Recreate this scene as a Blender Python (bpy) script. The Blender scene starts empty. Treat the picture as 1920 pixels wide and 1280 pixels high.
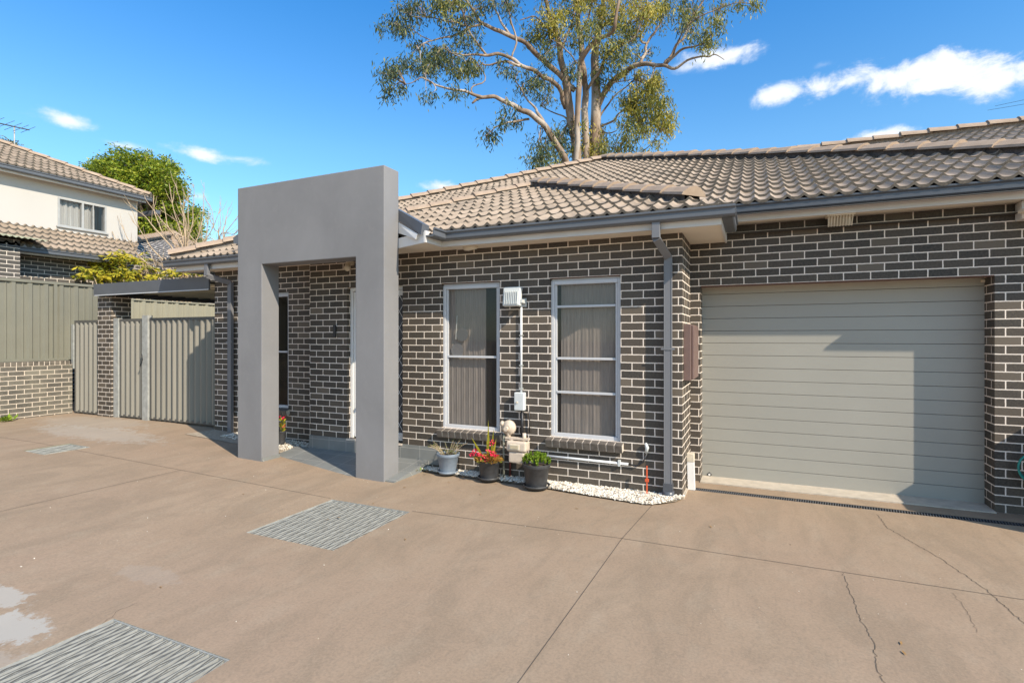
import bpy, bmesh, math, random
from math import sin, cos, pi, radians as R
from mathutils import Vector, Matrix, noise
random.seed(7)
scene = bpy.context.scene
COL = scene.collection
# ------------------------------------------------------------------ camera
H = 1.66                       # camera height; everything below is laid out with z = 0 at the camera and lifted by H at the end
TH = R(24.25); S, C = sin(TH), cos(TH); F = 1010.0; YH = 633.0
cd = bpy.data.cameras.new('camera'); cam = bpy.data.objects.new('camera', cd); COL.objects.link(cam)
cd.sensor_width = 36; cd.lens = F / 1920 * 36; cd.shift_y = -7 / 1920; cd.clip_end = 2000; cd.clip_start = 0.05
cam.location = (0, 0, H); cam.rotation_euler = (R(90), 0, TH)
scene.camera = cam
# ------------------------------------------------------------------ light
SEL = R(38)
SUN = Vector((.917 * cos(SEL), -.399 * cos(SEL), sin(SEL))).normalized()
sl = bpy.data.lights.new('sun', 'SUN'); sl.energy = 5.0; sl.angle = R(0.5); sl.color = (1.0, .89, .73)
so = bpy.data.objects.new('sun', sl); COL.objects.link(so); so.location = (20, -8, 20)
so.rotation_euler = SUN.to_track_quat('Z', 'Y').to_euler()
scene.view_settings.view_transform = 'Standard'; scene.view_settings.look = 'None'
scene.view_settings.gamma = 1.0; scene.view_settings.exposure = 0.42
world = bpy.data.worlds.new('World'); scene.world = world; world.use_nodes = True
wt = world.node_tree; wt.nodes.clear()
def wn(t, **k):
    n = wt.nodes.new(t)
    for a, b in k.items(): setattr(n, a, b)
    return n
def wmath(op, a, b=None, clamp=False):
    n = wn('ShaderNodeMath', operation=op, use_clamp=clamp)
    for i, q in enumerate((a, b)):
        if q is None: continue
        if hasattr(q, 'is_linked') or hasattr(q, 'node'): wt.links.new(q, n.inputs[i])
        else: n.inputs[i].default_value = q
    return n.outputs[0]
sky = wn('ShaderNodeTexSky', sky_type='NISHITA', sun_disc=False, sun_elevation=R(38), sun_rotation=R(113.5), altitude=0,
         air_density=1.0, dust_density=.5, ozone_density=2.2)
hs = wn('ShaderNodeHueSaturation'); hs.inputs['Saturation'].default_value = 1.2; hs.inputs['Value'].default_value = 1.0
wt.links.new(sky.outputs[0], hs.inputs['Color'])
tc = wn('ShaderNodeTexCoord')
nrm = wn('ShaderNodeVectorMath', operation='NORMALIZE'); wt.links.new(tc.outputs['Generated'], nrm.inputs[0])
sx = wn('ShaderNodeSeparateXYZ'); wt.links.new(nrm.outputs[0], sx.inputs[0])
az = wmath('ARCTAN2', sx.outputs[0], sx.outputs[1]); el = wmath('ARCSINE', sx.outputs[2])
cx = wn('ShaderNodeCombineXYZ'); wt.links.new(az, cx.inputs[0]); wt.links.new(wmath('MULTIPLY', el, 1.6), cx.inputs[1])
def wnoise(scale, detail, rough=.55, dist=0.):
    n = wn('ShaderNodeTexNoise'); n.inputs['Scale'].default_value = scale; n.inputs['Detail'].default_value = detail
    n.inputs['Roughness'].default_value = rough; n.inputs['Distortion'].default_value = dist
    wt.links.new(cx.outputs[0], n.inputs['Vector']); return n.outputs['Fac']
n1 = wmath('SUBTRACT', wnoise(13, 8, .62, .5), .5); n2 = wmath('SUBTRACT', wnoise(45, 6, .6), .5)
nz = wmath('ADD', wmath('MULTIPLY', n1, 2.5), wmath('MULTIPLY', n2, .8))
def azel(px, py):
    u, v = (px - 960) / F, (YH - py) / F
    return math.atan(u) - TH, math.atan(v / math.sqrt(1 + u * u))
total = None
for (px, py, rx, ry, s) in [(1465, 176, 85, 24, 1.1), (1575, 158, 120, 34, 1.3), (1690, 148, 110, 40, 1.4), (1765, 138, 130, 46, 1.5), (1890, 146, 140, 44, 1.5), (2050, 150, 140, 40, 1.3),
                            (1350, 108, 85, 26, 1.2), (1295, 126, 55, 20, .75), (122, 226, 68, 20, .95), (236, 274, 52, 11, .95),
                            (385, 291, 75, 20, 1.0), (445, 298, 65, 13, .85), (1640, 258, 95, 20, 1.3), (835, 350, 55, 16, 1.1), (1560, 274, 34, 7, .7), (1790, 247, 30, 6, .6), (1545, 122, 30, 10, .45), (370, 368, 22, 8, .6), (760, 10, 60, 30, .22)]:
    a0, e0 = azel(px, py); a1, _ = azel(px + rx, py); _, e1 = azel(px, py - ry)
    dx = wmath('DIVIDE', wmath('SUBTRACT', az, a0), a1 - a0); dy = wmath('DIVIDE', wmath('SUBTRACT', el, e0), e1 - e0)
    dd = wmath('SQRT', wmath('ADD', wmath('MULTIPLY', dx, dx), wmath('MULTIPLY', dy, dy)))
    m = wmath('SUBTRACT', 1.12, wmath('SUBTRACT', dd, nz))
    m = wmath('MULTIPLY', wmath('MULTIPLY', m, .72, True), s)
    total = m if total is None else wmath('MAXIMUM', total, m)
tot = wmath('MINIMUM', total, 1.0)
# added unseen cloud behind the camera, neutral fill light for the shaded fronts
dt = wn('ShaderNodeVectorMath', operation='DOT_PRODUCT'); wt.links.new(nrm.outputs[0], dt.inputs[0]); dt.inputs[1].default_value = Vector((-.25, -.88, .42)).normalized()
fill_cloud = wmath('MULTIPLY', wmath('SUBTRACT', wmath('ADD', dt.outputs['Value'], wmath('MULTIPLY', n1, .9)), .30), 2.6, True)
tot = wmath('MAXIMUM', tot, wmath('MULTIPLY', fill_cloud, .40))
cr = wn('ShaderNodeMapRange', interpolation_type='SMOOTHERSTEP'); wt.links.new(tot, cr.inputs[0])
cr.inputs[1].default_value = .05; cr.inputs[2].default_value = 1.0; cr.inputs[3].default_value = 0; cr.inputs[4].default_value = .96
# the clear air: Nishita light plus its own blue, clouds on top
mixc = wn('ShaderNodeMix', data_type='RGBA'); wt.links.new(cr.outputs[0], mixc.inputs[0])
tint = wn('ShaderNodeMix', data_type='RGBA', blend_type='MULTIPLY'); tint.inputs[0].default_value = 1.0
tr_ = wn('ShaderNodeValToRGB'); wt.links.new(wmath('DIVIDE', el, 1.2), tr_.inputs[0]); wt.links.new(tr_.outputs[0], tint.inputs[7])
tr_.color_ramp.elements[0].position = .10; tr_.color_ramp.elements[0].color = (1.0, 1.12, 1.05, 1); tr_.color_ramp.elements[1].position = .48; tr_.color_ramp.elements[1].color = (.48, 1.08, 1.34, 1)
_e = tr_.color_ramp.elements.new(.27); _e.color = (.95, 1.20, 1.22, 1)
wt.links.new(hs.outputs[0], tint.inputs[6]); wt.links.new(tint.outputs[2], mixc.inputs[6]); mixc.inputs[7].default_value = (5.3, 5.5, 5.8, 1)
bg = wn('ShaderNodeBackground'); bg.inputs[1].default_value = .150
wt.links.new(mixc.outputs[2], bg.inputs[0])
wo = wn('ShaderNodeOutputWorld'); wt.links.new(bg.outputs[0], wo.inputs[0])

# ------------------------------------------------------------------ helpers
def W(px, py, d):                                   # a point d metres in front of the camera plane, seen at a photo pixel
    u, v = (px - 960) / F, (YH - py) / F
    return Vector((d * (-S + u * C), d * (C + u * S), d * v))
def XonY(px, Y):
    u = (px - 960) / F; return Y * (-S + u * C) / (C + u * S)
def gz(x):                                          # ground height: the drive climbs gently to the left
    if x > -4: return -1.66
    if x < -9.5: return -1.51
    return -1.66 + .15 * (-4 - x) / 5.5

class MB:
    def __init__(s): s.v = []; s.f = []; s.sm = []
    def face(s, pts, smooth=False):
        n = len(s.v); s.v += [tuple(p) for p in pts]; s.f.append(tuple(range(n, n + len(pts)))); s.sm.append(smooth); return s
    def box(s, x0, x1, y0, y1, z0, z1, rot=None):
        p = [Vector((x, y, z)) for z in (z0, z1) for y in (y0, y1) for x in (x0, x1)]
        if rot:
            c = Vector(((x0 + x1) / 2, (y0 + y1) / 2, (z0 + z1) / 2)); p = [c + rot @ (q - c) for q in p]
        n = len(s.v); s.v += [tuple(q) for q in p]
        for f in ((0, 2, 3, 1), (4, 5, 7, 6), (0, 1, 5, 4), (2, 6, 7, 3), (0, 4, 6, 2), (1, 3, 7, 5)):
            s.f.append(tuple(n + i for i in f)); s.sm.append(False)
        return s
    def bar(s, a, b, w, h, up=(0, 0, 1)):           # a bar with rectangular section between two points
        a, b = Vector(a), Vector(b); d = (b - a).normalized(); u = Vector(up)
        if abs(d.dot(u)) > .98: u = Vector((1, 0, 0))
        r = d.cross(u).normalized(); u = r.cross(d).normalized()
        n = len(s.v)
        for q in (a, b):
            for i, j in ((-1, -1), (1, -1), (1, 1), (-1, 1)): s.v.append(tuple(q + r * i * w / 2 + u * j * h / 2))
        for f in ((0, 3, 2, 1), (4, 5, 6, 7), (0, 1, 5, 4), (1, 2, 6, 5), (2, 3, 7, 6), (3, 0, 4, 7)):
            s.f.append(tuple(n + i for i in f)); s.sm.append(False)
        return s
    def tube(s, pts, rad, n=8, cap=True):
        pts = [Vector(p) for p in pts]; m = len(pts)
        if not hasattr(rad, '__len__'): rad = [rad] * m
        base = len(s.v); prev = None
        for i, p in enumerate(pts):
            d = (pts[min(i + 1, m - 1)] - pts[max(i - 1, 0)])
            d = d.normalized() if d.length > 1e-9 else Vector((0, 0, 1))
            if prev is None:
                r = d.cross(Vector((0, 0, 1)))
                if r.length < .1: r = d.cross(Vector((1, 0, 0)))
            else: r = prev - d * prev.dot(d)
            r.normalize(); prev = r; q = d.cross(r)
            for k in range(n):
                a = 2 * pi * k / n; s.v.append(tuple(p + (r * cos(a) + q * sin(a)) * rad[i]))
        for i in range(m - 1):
            for k in range(n):
                a = base + i * n + k; b = base + i * n + (k + 1) % n
                s.f.append((a, b, b + n, a + n)); s.sm.append(True)
        if cap:
            s.f.append(tuple(base + k for k in reversed(range(n)))); s.sm.append(False)
            s.f.append(tuple(base + (m - 1) * n + k for k in range(n))); s.sm.append(False)
        return s
    def lathe(s, c, prof, n=24, squash=1.0):
        c = Vector(c); base = len(s.v); m = len(prof)
        for r, z in prof:
            for k in range(n):
                a = 2 * pi * k / n; s.v.append((c.x + r * cos(a), c.y + r * sin(a) * squash, c.z + z))
        for i in range(m - 1):
            for k in range(n):
                a = base + i * n + k; b = base + i * n + (k + 1) % n
                s.f.append((a, b, b + n, a + n)); s.sm.append(True)
        return s
    def extrude(s, prof, a, b, out, smooth=False):  # profile of (outward, up) pairs swept from a to b
        a, b, out = Vector(a), Vector(b), Vector(out); n = len(s.v); m = len(prof)
        for q in (a, b):
            for o, z in prof: s.v.append(tuple(q + out * o + Vector((0, 0, z))))
        for i in range(m):
            j = (i + 1) % m; s.f.append((n + i, n + j, n + m + j, n + m + i)); s.sm.append(smooth)
        s.f.append(tuple(n + i for i in reversed(range(m)))); s.sm.append(False)
        s.f.append(tuple(n + m + i for i in range(m))); s.sm.append(False)
        return s
    def build(s, name, mat, parent=None, bevel=0., seg=2):
        me = bpy.data.meshes.new(name); me.from_pydata(s.v, [], s.f)
        me.polygons.foreach_set('use_smooth', s.sm)
        if bevel or True:
            bm = bmesh.new(); bm.from_mesh(me)
            if len(bm.verts) < 60000: bmesh.ops.recalc_face_normals(bm, faces=bm.faces)
            if bevel:
                bmesh.ops.remove_doubles(bm, verts=bm.verts, dist=1e-5)
                bmesh.ops.recalc_face_normals(bm, faces=bm.faces)
                ed = [e for e in bm.edges if len(e.link_faces) == 2 and e.calc_face_angle(0) > .5]
                bmesh.ops.bevel(bm, geom=ed, offset=bevel, segments=seg, affect='EDGES', profile=.6)
            bm.to_mesh(me); bm.free()
        me.update()
        o = bpy.data.objects.new(name, me); COL.objects.link(o)
        if mat: me.materials.append(mat)
        if parent: o.parent = parent; o.matrix_parent_inverse = Matrix.Translation(parent.location).inverted()
        return o
def tag(o, label=None, cat=None, group=None, kind=None):
    if label: o['label'] = label
    if cat: o['category'] = cat
    if group: o['group'] = group
    if kind: o['kind'] = kind
    return o
def thing(name, loc, label, cat, group=None):
    o = bpy.data.objects.new(name, None); COL.objects.link(o); o.location = loc; o.empty_display_size = .2
    return tag(o, label, cat, group)
def cells(mb, us, vs, solid, to3, thick, n):        # a slab cut into cells with openings; n = thickness direction
    n = Vector(n) * thick
    def pt(u, v, back): return Vector(to3(u, v)) + (n if back else Vector((0, 0, 0)))
    for i in range(len(us) - 1):
        for j in range(len(vs) - 1):
            if not solid(i, j): continue
            a, b, c, d = us[i], us[i + 1], vs[j], vs[j + 1]
            for bk in (0, 1): mb.face([pt(a, c, bk), pt(b, c, bk), pt(b, d, bk), pt(a, d, bk)])
            for (di, dj, e) in ((-1, 0, ((a, c), (a, d))), (1, 0, ((b, c), (b, d))), (0, -1, ((a, c), (b, c))), (0, 1, ((a, d), (b, d)))):
                ii, jj = i + di, j + dj
                if not (0 <= ii < len(us) - 1 and 0 <= jj < len(vs) - 1 and solid(ii, jj)):
                    mb.face([pt(*e[0], 0), pt(*e[1], 0), pt(*e[1], 1), pt(*e[0], 1)])
def wall(mb, us, vs, holes, to3, thick, n):         # holes: (u0,u1,v0,v1)
    us = sorted(set(us + [h[0] for h in holes] + [h[1] for h in holes])); vs = sorted(set(vs + [h[2] for h in holes] + [h[3] for h in holes]))
    def solid(i, j):
        u = (us[i] + us[i + 1]) / 2; v = (vs[j] + vs[j + 1]) / 2
        return not any(h[0] < u < h[1] and h[2] < v < h[3] for h in holes)
    cells(mb, us, vs, solid, to3, thick, n)

# ------------------------------------------------------------------ materials
class NT:
    def __init__(s, name):
        s.m = bpy.data.materials.new(name); s.m.use_nodes = True; s.t = s.m.node_tree; s.p = s.t.nodes['Principled BSDF']; s._pos = None
    def n(s, t, **k):
        q = s.t.nodes.new(t)
        for a, b in k.items(): setattr(q, a, b)
        return q
    def set(s, sock, v):
        if hasattr(v, 'node'): s.t.links.new(v, sock)
        else: sock.default_value = v
    def pos(s):
        if s._pos is None: s._pos = s.n('ShaderNodeNewGeometry').outputs['Position']
        return s._pos
    def math(s, op, a, b=0., c=None, clamp=False):
        q = s.n('ShaderNodeMath', operation=op, use_clamp=clamp); s.set(q.inputs[0], a); s.set(q.inputs[1], b)
        if c is not None: s.set(q.inputs[2], c)
        return q.outputs[0]
    def noise(s, scale, detail=4, rough=.55, vec=None, dist=0.):
        q = s.n('ShaderNodeTexNoise'); q.inputs['Scale'].default_value = scale; q.inputs['Detail'].default_value = detail
        q.inputs['Roughness'].default_value = rough; q.inputs['Distortion'].default_value = dist
        s.set(q.inputs['Vector'], vec or s.pos()); return q.outputs['Fac']
    def scaled(s, x, y, z):
        q = s.n('ShaderNodeVectorMath', operation='MULTIPLY'); s.set(q.inputs[0], s.pos()); q.inputs[1].default_value = (x, y, z); return q.outputs[0]
    def ramp(s, f, stops):
        q = s.n('ShaderNodeValToRGB'); s.set(q.inputs[0], f); e = q.color_ramp.elements
        while len(e) < len(stops): e.new(.5)
        for i, (p, c) in enumerate(stops):
            e[i].position = p; e[i].color = (c, c, c, 1) if not hasattr(c, '__len__') else (*c, 1)
        return q.outputs[0]
    def mix(s, f, a, b, mode='MIX'):
        q = s.n('ShaderNodeMix', data_type='RGBA', blend_type=mode); s.set(q.inputs[0], f)
        s.set(q.inputs[6], a if hasattr(a, 'node') else (*a, 1)); s.set(q.inputs[7], b if hasattr(b, 'node') else (*b, 1)); return q.outputs[2]
    def bump(s, h, strength=.3, dist=.01, prev=None):
        q = s.n('ShaderNodeBump'); q.inputs['Strength'].default_value = strength; q.inputs['Distance'].default_value = dist; s.set(q.inputs['Height'], h)
        if prev: s.set(q.inputs['Normal'], prev)
        s.t.links.new(q.outputs[0], s.p.inputs['Normal']); return q.outputs[0]
    def base(s, c): s.set(s.p.inputs['Base Color'], c if hasattr(c, 'node') else (*c, 1)); return s
    def rough(s, r): s.set(s.p.inputs['Roughness'], r); return s
def plain(name, c, rough=.6, var=.12, scale=6., metal=0., bump=0., bscale=80., stretch=None, spec=.5):
    k = NT(name); v = k.scaled(*stretch) if stretch else None
    f = k.noise(scale, 5, .6, v)
    lo = tuple(x * (1 - var) for x in c); hi = tuple(min(1, x * (1 + var)) for x in c)
    k.base(k.ramp(f, [(.3, lo), (.7, hi)])).rough(rough); k.p.inputs['Metallic'].default_value = metal
    k.p.inputs['Specular IOR Level'].default_value = spec
    if bump: k.bump(k.noise(bscale, 4), bump, .004)
    return k.m
def brick(name, c1, c2, c3, mortar, row=.086, zline=1.0225, phase=0., lw=.24, grime=.0):
    k = NT(name); sp = k.n('ShaderNodeSeparateXYZ'); k.set(sp.inputs[0], k.pos())
    u = k.math('ADD', k.math('ADD', sp.outputs[0], sp.outputs[1]), 50.0 + phase)
    v = k.math('ADD', sp.outputs[2], -(zline + H) + 100 * row)
    wob = k.math('MULTIPLY', k.math('SUBTRACT', k.noise(26, 3), .5), .006)
    cv = k.n('ShaderNodeCombineXYZ'); k.set(cv.inputs[0], k.math('ADD', u, wob)); k.set(cv.inputs[1], k.math('ADD', v, wob))
    b = k.n('ShaderNodeTexBrick', offset=.5, offset_frequency=2, squash_frequency=1)
    k.set(b.inputs['Vector'], cv.outputs[0]); b.inputs['Color1'].default_value = (0, 0, 0, 1); b.inputs['Color2'].default_value = (1, 1, 1, 1)
    b.inputs['Mortar'].default_value = (.5, .5, .5, 1); b.inputs['Scale'].default_value = 1; b.inputs['Mortar Size'].default_value = .0055
    b.inputs['Mortar Smooth'].default_value = .12; b.inputs['Brick Width'].default_value = lw; b.inputs['Row Height'].default_value = row
    per = k.ramp(b.outputs['Color'], [(0, c1), (.5, c2), (.86, c2), (1, c3)])
    sp2 = k.noise(55, 5, .7); per = k.mix(k.ramp(sp2, [(.35, .0), (.75, .55)]), per, c3)
    spk = k.noise(210, 2); per = k.mix(k.ramp(spk, [(.72, 0.), (.76, .55)]), per, (.5, .45, .38))
    mc = k.mix(k.noise(14, 4), mortar, tuple(x * .84 for x in mortar))
    col = k.mix(b.outputs['Fac'], per, mc)
    if grime:
        g = k.ramp(k.noise(3.0, 5, .6), [(.42, 0.), (.68, grime)]); col = k.mix(g, col, (.30, .27, .20))
    col = k.mix(k.ramp(k.math('ADD', k.math('MULTIPLY', sp.outputs[2], -2.2), k.math('MULTIPLY', k.noise(5, 5, .7), 1.6)), [(.35, 0.), (1.0, .35)]), col, (.20, .165, .12))
    k.base(col).rough(k.ramp(b.outputs['Fac'], [(0, .62), (1, .95)]))
    k.p.inputs['Specular IOR Level'].default_value = .22
    nb = k.bump(k.math('SUBTRACT', 1.0, b.outputs['Fac']), .5, .002)
    k.bump(k.noise(120, 4, .7), .35, .002, nb)
    return k.m
M = {}
M['brick'] = brick('charcoal_brick', (.038, .035, .032), (.070, .058, .047), (.155, .125, .095), (.88, .76, .65))
M['brick_garage'] = brick('charcoal_brick_garage', (.038, .035, .032), (.070, .058, .047), (.155, .125, .095), (.88, .76, .65), row=.0838, zline=.598, phase=.05)
M['brick_old'] = brick('weathered_brick', (.060, .055, .048), (.092, .083, .070), (.20, .18, .14), (.68, .57, .46), zline=-.45, grime=.30)
M['brick_far'] = brick('far_brick', (.06, .056, .05), (.09, .08, .072), (.13, .115, .1), (.80, .70, .60), zline=.3)
k = NT('grey_render'); a = k.noise(1.3, 6, .62, k.scaled(1, 1, .6), .4); b = k.noise(9, 6, .7, None, 1.2); sp = k.n('ShaderNodeSeparateXYZ'); k.set(sp.inputs[0], k.pos())
c = k.ramp(a, [(.3, (.182, .178, .180)), (.7, (.222, .217, .219))]); c = k.mix(k.ramp(b, [(.54, 0.), (.70, .22)]), c, (.26, .25, .245))
c = k.mix(k.ramp(k.math('ADD', k.math('SUBTRACT', .30, sp.outputs[2]), k.math('MULTIPLY', k.math('SUBTRACT', b, .5), .9)), [(.0, 0.), (.45, .35)]), c, (.16, .145, .13))
c = k.mix(k.ramp(k.noise(7, 6, .7, k.scaled(3, 3, .25)), [(.60, 0.), (.75, .22)]), c, (.145, .142, .145))
k.base(c).rough(.85); nb = k.bump(k.noise(170, 4, .7), .3, .003); k.bump(k.noise(3.2, 4, .55), .25, .012, nb); M['portal'] = k.m
M['charcoal'] = plain('charcoal_metal', (.105, .112, .125), .38, .07, 3.)
M['charcoal_dark'] = plain('dark_gutter_metal', (.075, .08, .092), .33, .1, 3.)
M['dp'] = plain('downpipe_grey', (.165, .165, .175), .42, .05, 3.)
M['white'] = plain('white_trim', (.72, .70, .67), .5, .05, 4.)
M['fascia'] = plain('fascia_paint', (.66, .63, .60), .45, .06, 3.)
M['soffit'] = plain('soffit_board', (.78, .70, .58), .75, .04, 2.)
M['frame'] = plain('window_aluminium', (.52, .52, .53), .38, .04, 6., spec=.5)
M['galv'] = plain('galvanised_steel', (.36, .36, .335), .5, .2, 14., metal=.12)
M['garage'] = plain('garage_door_steel', (.325, .308, .265), .55, .035, 1.5, bump=.12, bscale=200)
M['fence'] = plain('sheet_steel_fence', (.175, .167, .128), .55, .06, 2.)
M['fence_pale'] = plain('pale_sheet_fence', (.30, .28, .205), .55, .06, 2.)
M['gate'] = plain('gate_sheet_steel', (.205, .188, .155), .5, .1, 3., stretch=(1, 1, .15))
M['gate_dark'] = plain('gate_rail_steel', (.10, .095, .085), .5, .1, 3.)
M['black'] = plain('black_plastic', (.02, .02, .022), .45, .1)
M['pit'] = plain('pit_dark', (.06, .055, .05), .95, .3, 20.)
M['pot_black'] = plain('black_pot_plastic', (.045, .045, .047), .5, .25, 20.)
M['pot_blue'] = plain('blue_grey_pot', (.20, .24, .29), .5, .15, 12.)
M['bed'] = plain('bed_dirt', (.34, .28, .21), .95, .35, 25.)
M['dark_edge'] = plain('dark_steel_edge', (.13, .13, .125), .6, .3, 20.)
M['pit_g'] = plain('pit_concrete', (.30, .28, .24), .95, .3, 20.)
M['soil'] = plain('soil', (.07, .05, .035), .95, .4, 40.)
M['brown_box'] = plain('brown_box_paint', (.16, .10, .085), .5, .08, 6.)
M['lintel'] = plain('rust_lintel', (.11, .05, .035), .8, .3, 10.)
M['cream'] = plain('cream_plastic', (.62, .54, .42), .6, .1, 10.)
M['light_grey'] = plain('light_grey_plastic', (.56, .58, .57), .45, .06, 10.)
M['conduit'] = plain('conduit_pvc', (.70, .71, .72), .4, .05, 10.)
M['gas'] = plain('gas_meter_paint', (.56, .46, .36), .6, .12, 16.)
M['orange'] = plain('orange_stake', (.65, .10, .03), .6, .1)
M['teal'] = plain('teal_hose', (.01, .22, .19), .4, .1)
M['wall_cream'] = plain('rendered_wall', (.48, .455, .42), .9, .03, .8, bump=.1)
M['concrete'] = plain('pale_concrete', (.46, .40, .32), .9, .15, 9., bump=.4, bscale=90)
M['wire'] = plain('wire', (.05, .05, .055), .6)
M['curtain'] = plain('curtain_cloth', (.27, .24, .215), .9, .2, 9., stretch=(9, 1, .5))
M['curtain_far'] = plain('grey_drapes', (.5, .49, .46), .9, .3, 7., stretch=(1, 9, .1))
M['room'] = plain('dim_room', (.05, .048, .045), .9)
M['soffit_sheet'] = plain('carport_sheet', (.66, .62, .48), .6, .05, 2.)
M['dead'] = plain('dead_leaf', (.30, .17, .06), .8, .4, 30.)
M['bare'] = plain('bare_stem_bark', (.42, .31, .20), .9, .3, 9.)
M['red'] = plain('red_petals', (.62, .015, .05), .6, .25, 60.)

k = NT('roof_tile')
f = k.noise(3.5, 6, .65); g = k.noise(34, 4, .7)
c = k.ramp(f, [(.3, (.27, .205, .145)), (.55, (.35, .265, .19)), (.8, (.41, .315, .23))])
c = k.mix(k.ramp(g, [(.48, 0.), (.85, .4)]), c, (.20, .165, .13)); c = k.mix(k.ramp(k.noise(110, 3), [(.60, 0.), (.70, .30)]), c, (.46, .41, .34))
sn = k.n('ShaderNodeVectorMath', operation='SNAP'); k.set(sn.inputs[0], k.pos()); sn.inputs[1].default_value = (.304, .33, 50)
wn_ = k.n('ShaderNodeTexWhiteNoise', noise_dimensions='3D'); k.set(wn_.inputs[0], sn.outputs[0]); c = k.mix(k.ramp(wn_.outputs['Value'], [(0, .38), (.45, 0.)]), c, (.17, .135, .10)); c = k.mix(k.ramp(wn_.outputs['Value'], [(.7, 0.), (1, .35)]), c, (.46, .36, .27))
c = k.mix(k.ramp(k.noise(1.1, 5, .7), [(.5, 0.), (.72, .45)]), c, (.17, .14, .11))
k.base(c).rough(.9); k.bump(k.noise(150, 3), .4, .003); M['tile'] = k.m
M['tile_edge'] = plain('shaded_weathered_tile_edge', (.095, .080, .063), .95, .45, 40.)  # riser colour: shade of the gaps under the tiles painted in, plus weathering
k = NT('ridge_cap'); f = k.noise(7, 5, .65)
k.base(k.ramp(f, [(.3, (.31, .222, .155)), (.75, (.43, .32, .23))])).rough(.9); k.bump(k.noise(120, 3), .4, .003); M['cap'] = k.m
M['bedding'] = plain('cap_mortar', (.085, .075, .072), .95, .5, 22., bump=.5, bscale=60)
M['bedding_pale'] = plain('cap_mortar_pale', (.24, .20, .165), .95, .3, 22., bump=.5, bscale=60)

def drive():
    k = NT('driveway_concrete')
    a = k.noise(.9, 6, .62, dist=.6); b = k.noise(5., 5, .6, k.scaled(1, .55, 1)); c = k.noise(60, 4, .65); sw = k.noise(2.4, 7, .72, k.scaled(1, .35, 1), .9)
    col = k.ramp(a, [(.25, (.300, .214, .142)), (.5, (.345, .248, .166)), (.75, (.375, .276, .188))])
    col = k.mix(k.ramp(k.noise(.33, 3), [(.44, 0.), (.62, .5)]), col, (.360, .250, .172))
    col = k.mix(k.ramp(sw, [(.46, 0.), (.60, .40)]), col, (.230, .172, .116))
    col = k.mix(k.ramp(b, [(.52, 0.), (.78, .38)]), col, (.39, .315, .228))
    col = k.mix(k.ramp(c, [(.38, .28), (.6, 0.)]), col, (.15, .120, .085))
    col = k.mix(k.ramp(k.noise(22, 6, .75, k.scaled(1, .6, 1), 1.2), [(.50, 0.), (.62, .26)]), col, (.20, .155, .11))
    col = k.mix(k.ramp(k.noise(95, 3, .6), [(.60, 0.), (.72, .35)]), col, (.44, .36, .27))
    col = k.mix(k.ramp(k.noise(240, 2), [(.64, 0.), (.72, .45)]), col, (.09, .07, .06))
    wt_ = k.noise(9, 7, .75)
    sp = k.n('ShaderNodeSeparateXYZ'); k.set(sp.inputs[0], k.pos())
    for (x0, y0, rx, ry, st) in ((-3.90, 1.62, .30, .17, .9), (-4.38, 1.80, .26, .10, .8), (-3.88, 2.40, .34, .12, .16), (-3.45, 1.35, .3, .2, .35), (-9.6, 5.1, 1.6, .42, .42), (-10.8, 5.7, 1.5, .5, .30)):
        dx = k.math('DIVIDE', k.math('SUBTRACT', sp.outputs[0], x0), rx); dy = k.math('DIVIDE', k.math('SUBTRACT', sp.outputs[1], y0), ry)
        d = k.math('SQRT', k.math('ADD', k.math('MULTIPLY', dx, dx), k.math('MULTIPLY', dy, dy)))
        m = k.math('ADD', k.math('SUBTRACT', 1.0, d), k.math('MULTIPLY', k.math('SUBTRACT', wt_, .5), 2.6))
        col = k.mix(k.math('MULTIPLY', k.ramp(m, [(.02, 0.), (.22, 1.)]), st), col, (.40, .37, .325))
    k.base(col).rough(k.ramp(b, [(.3, .72), (.7, .9)])); k.p.inputs['Specular IOR Level'].default_value = .3
    nb = k.bump(k.noise(170, 4, .7), .35, .003); k.bump(sw, .2, .01, nb); return k.m
M['drive'] = drive()
k = NT('porch_tile'); sp = k.n('ShaderNodeSeparateXYZ'); k.set(sp.inputs[0], k.pos())
cv = k.n('ShaderNodeCombineXYZ'); k.set(cv.inputs[0], k.math('ADD', sp.outputs[0], 20.1)); k.set(cv.inputs[1], k.math('ADD', k.math('ADD', sp.outputs[1], sp.outputs[2]), 9.27))
b = k.n('ShaderNodeTexBrick', offset=0., offset_frequency=1); k.set(b.inputs['Vector'], cv.outputs[0])
b.inputs['Color1'].default_value = (.17, .175, .17, 1); b.inputs['Color2'].default_value = (.215, .22, .21, 1); b.inputs['Mortar'].default_value = (.42, .40, .36, 1)
b.inputs['Scale'].default_value = 1; b.inputs['Mortar Size'].default_value = .0025; b.inputs['Brick Width'].default_value = .3; b.inputs['Row Height'].default_value = .3
k.base(k.mix(k.ramp(k.noise(6, 5), [(.4, 0.), (.7, .3)]), b.outputs['Color'], (.12, .12, .115))).rough(.5); M['porch'] = k.m
k = NT('white_pebble'); ri = k.n('ShaderNodeNewGeometry').outputs['Random Per Island']
k.base(k.ramp(ri, [(0, (.30, .22, .14)), (.14, (.50, .42, .32)), (.5, (.66, .60, .50)), (1, (.80, .76, .68))])).rough(.8); M['pebble'] = k.m
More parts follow.
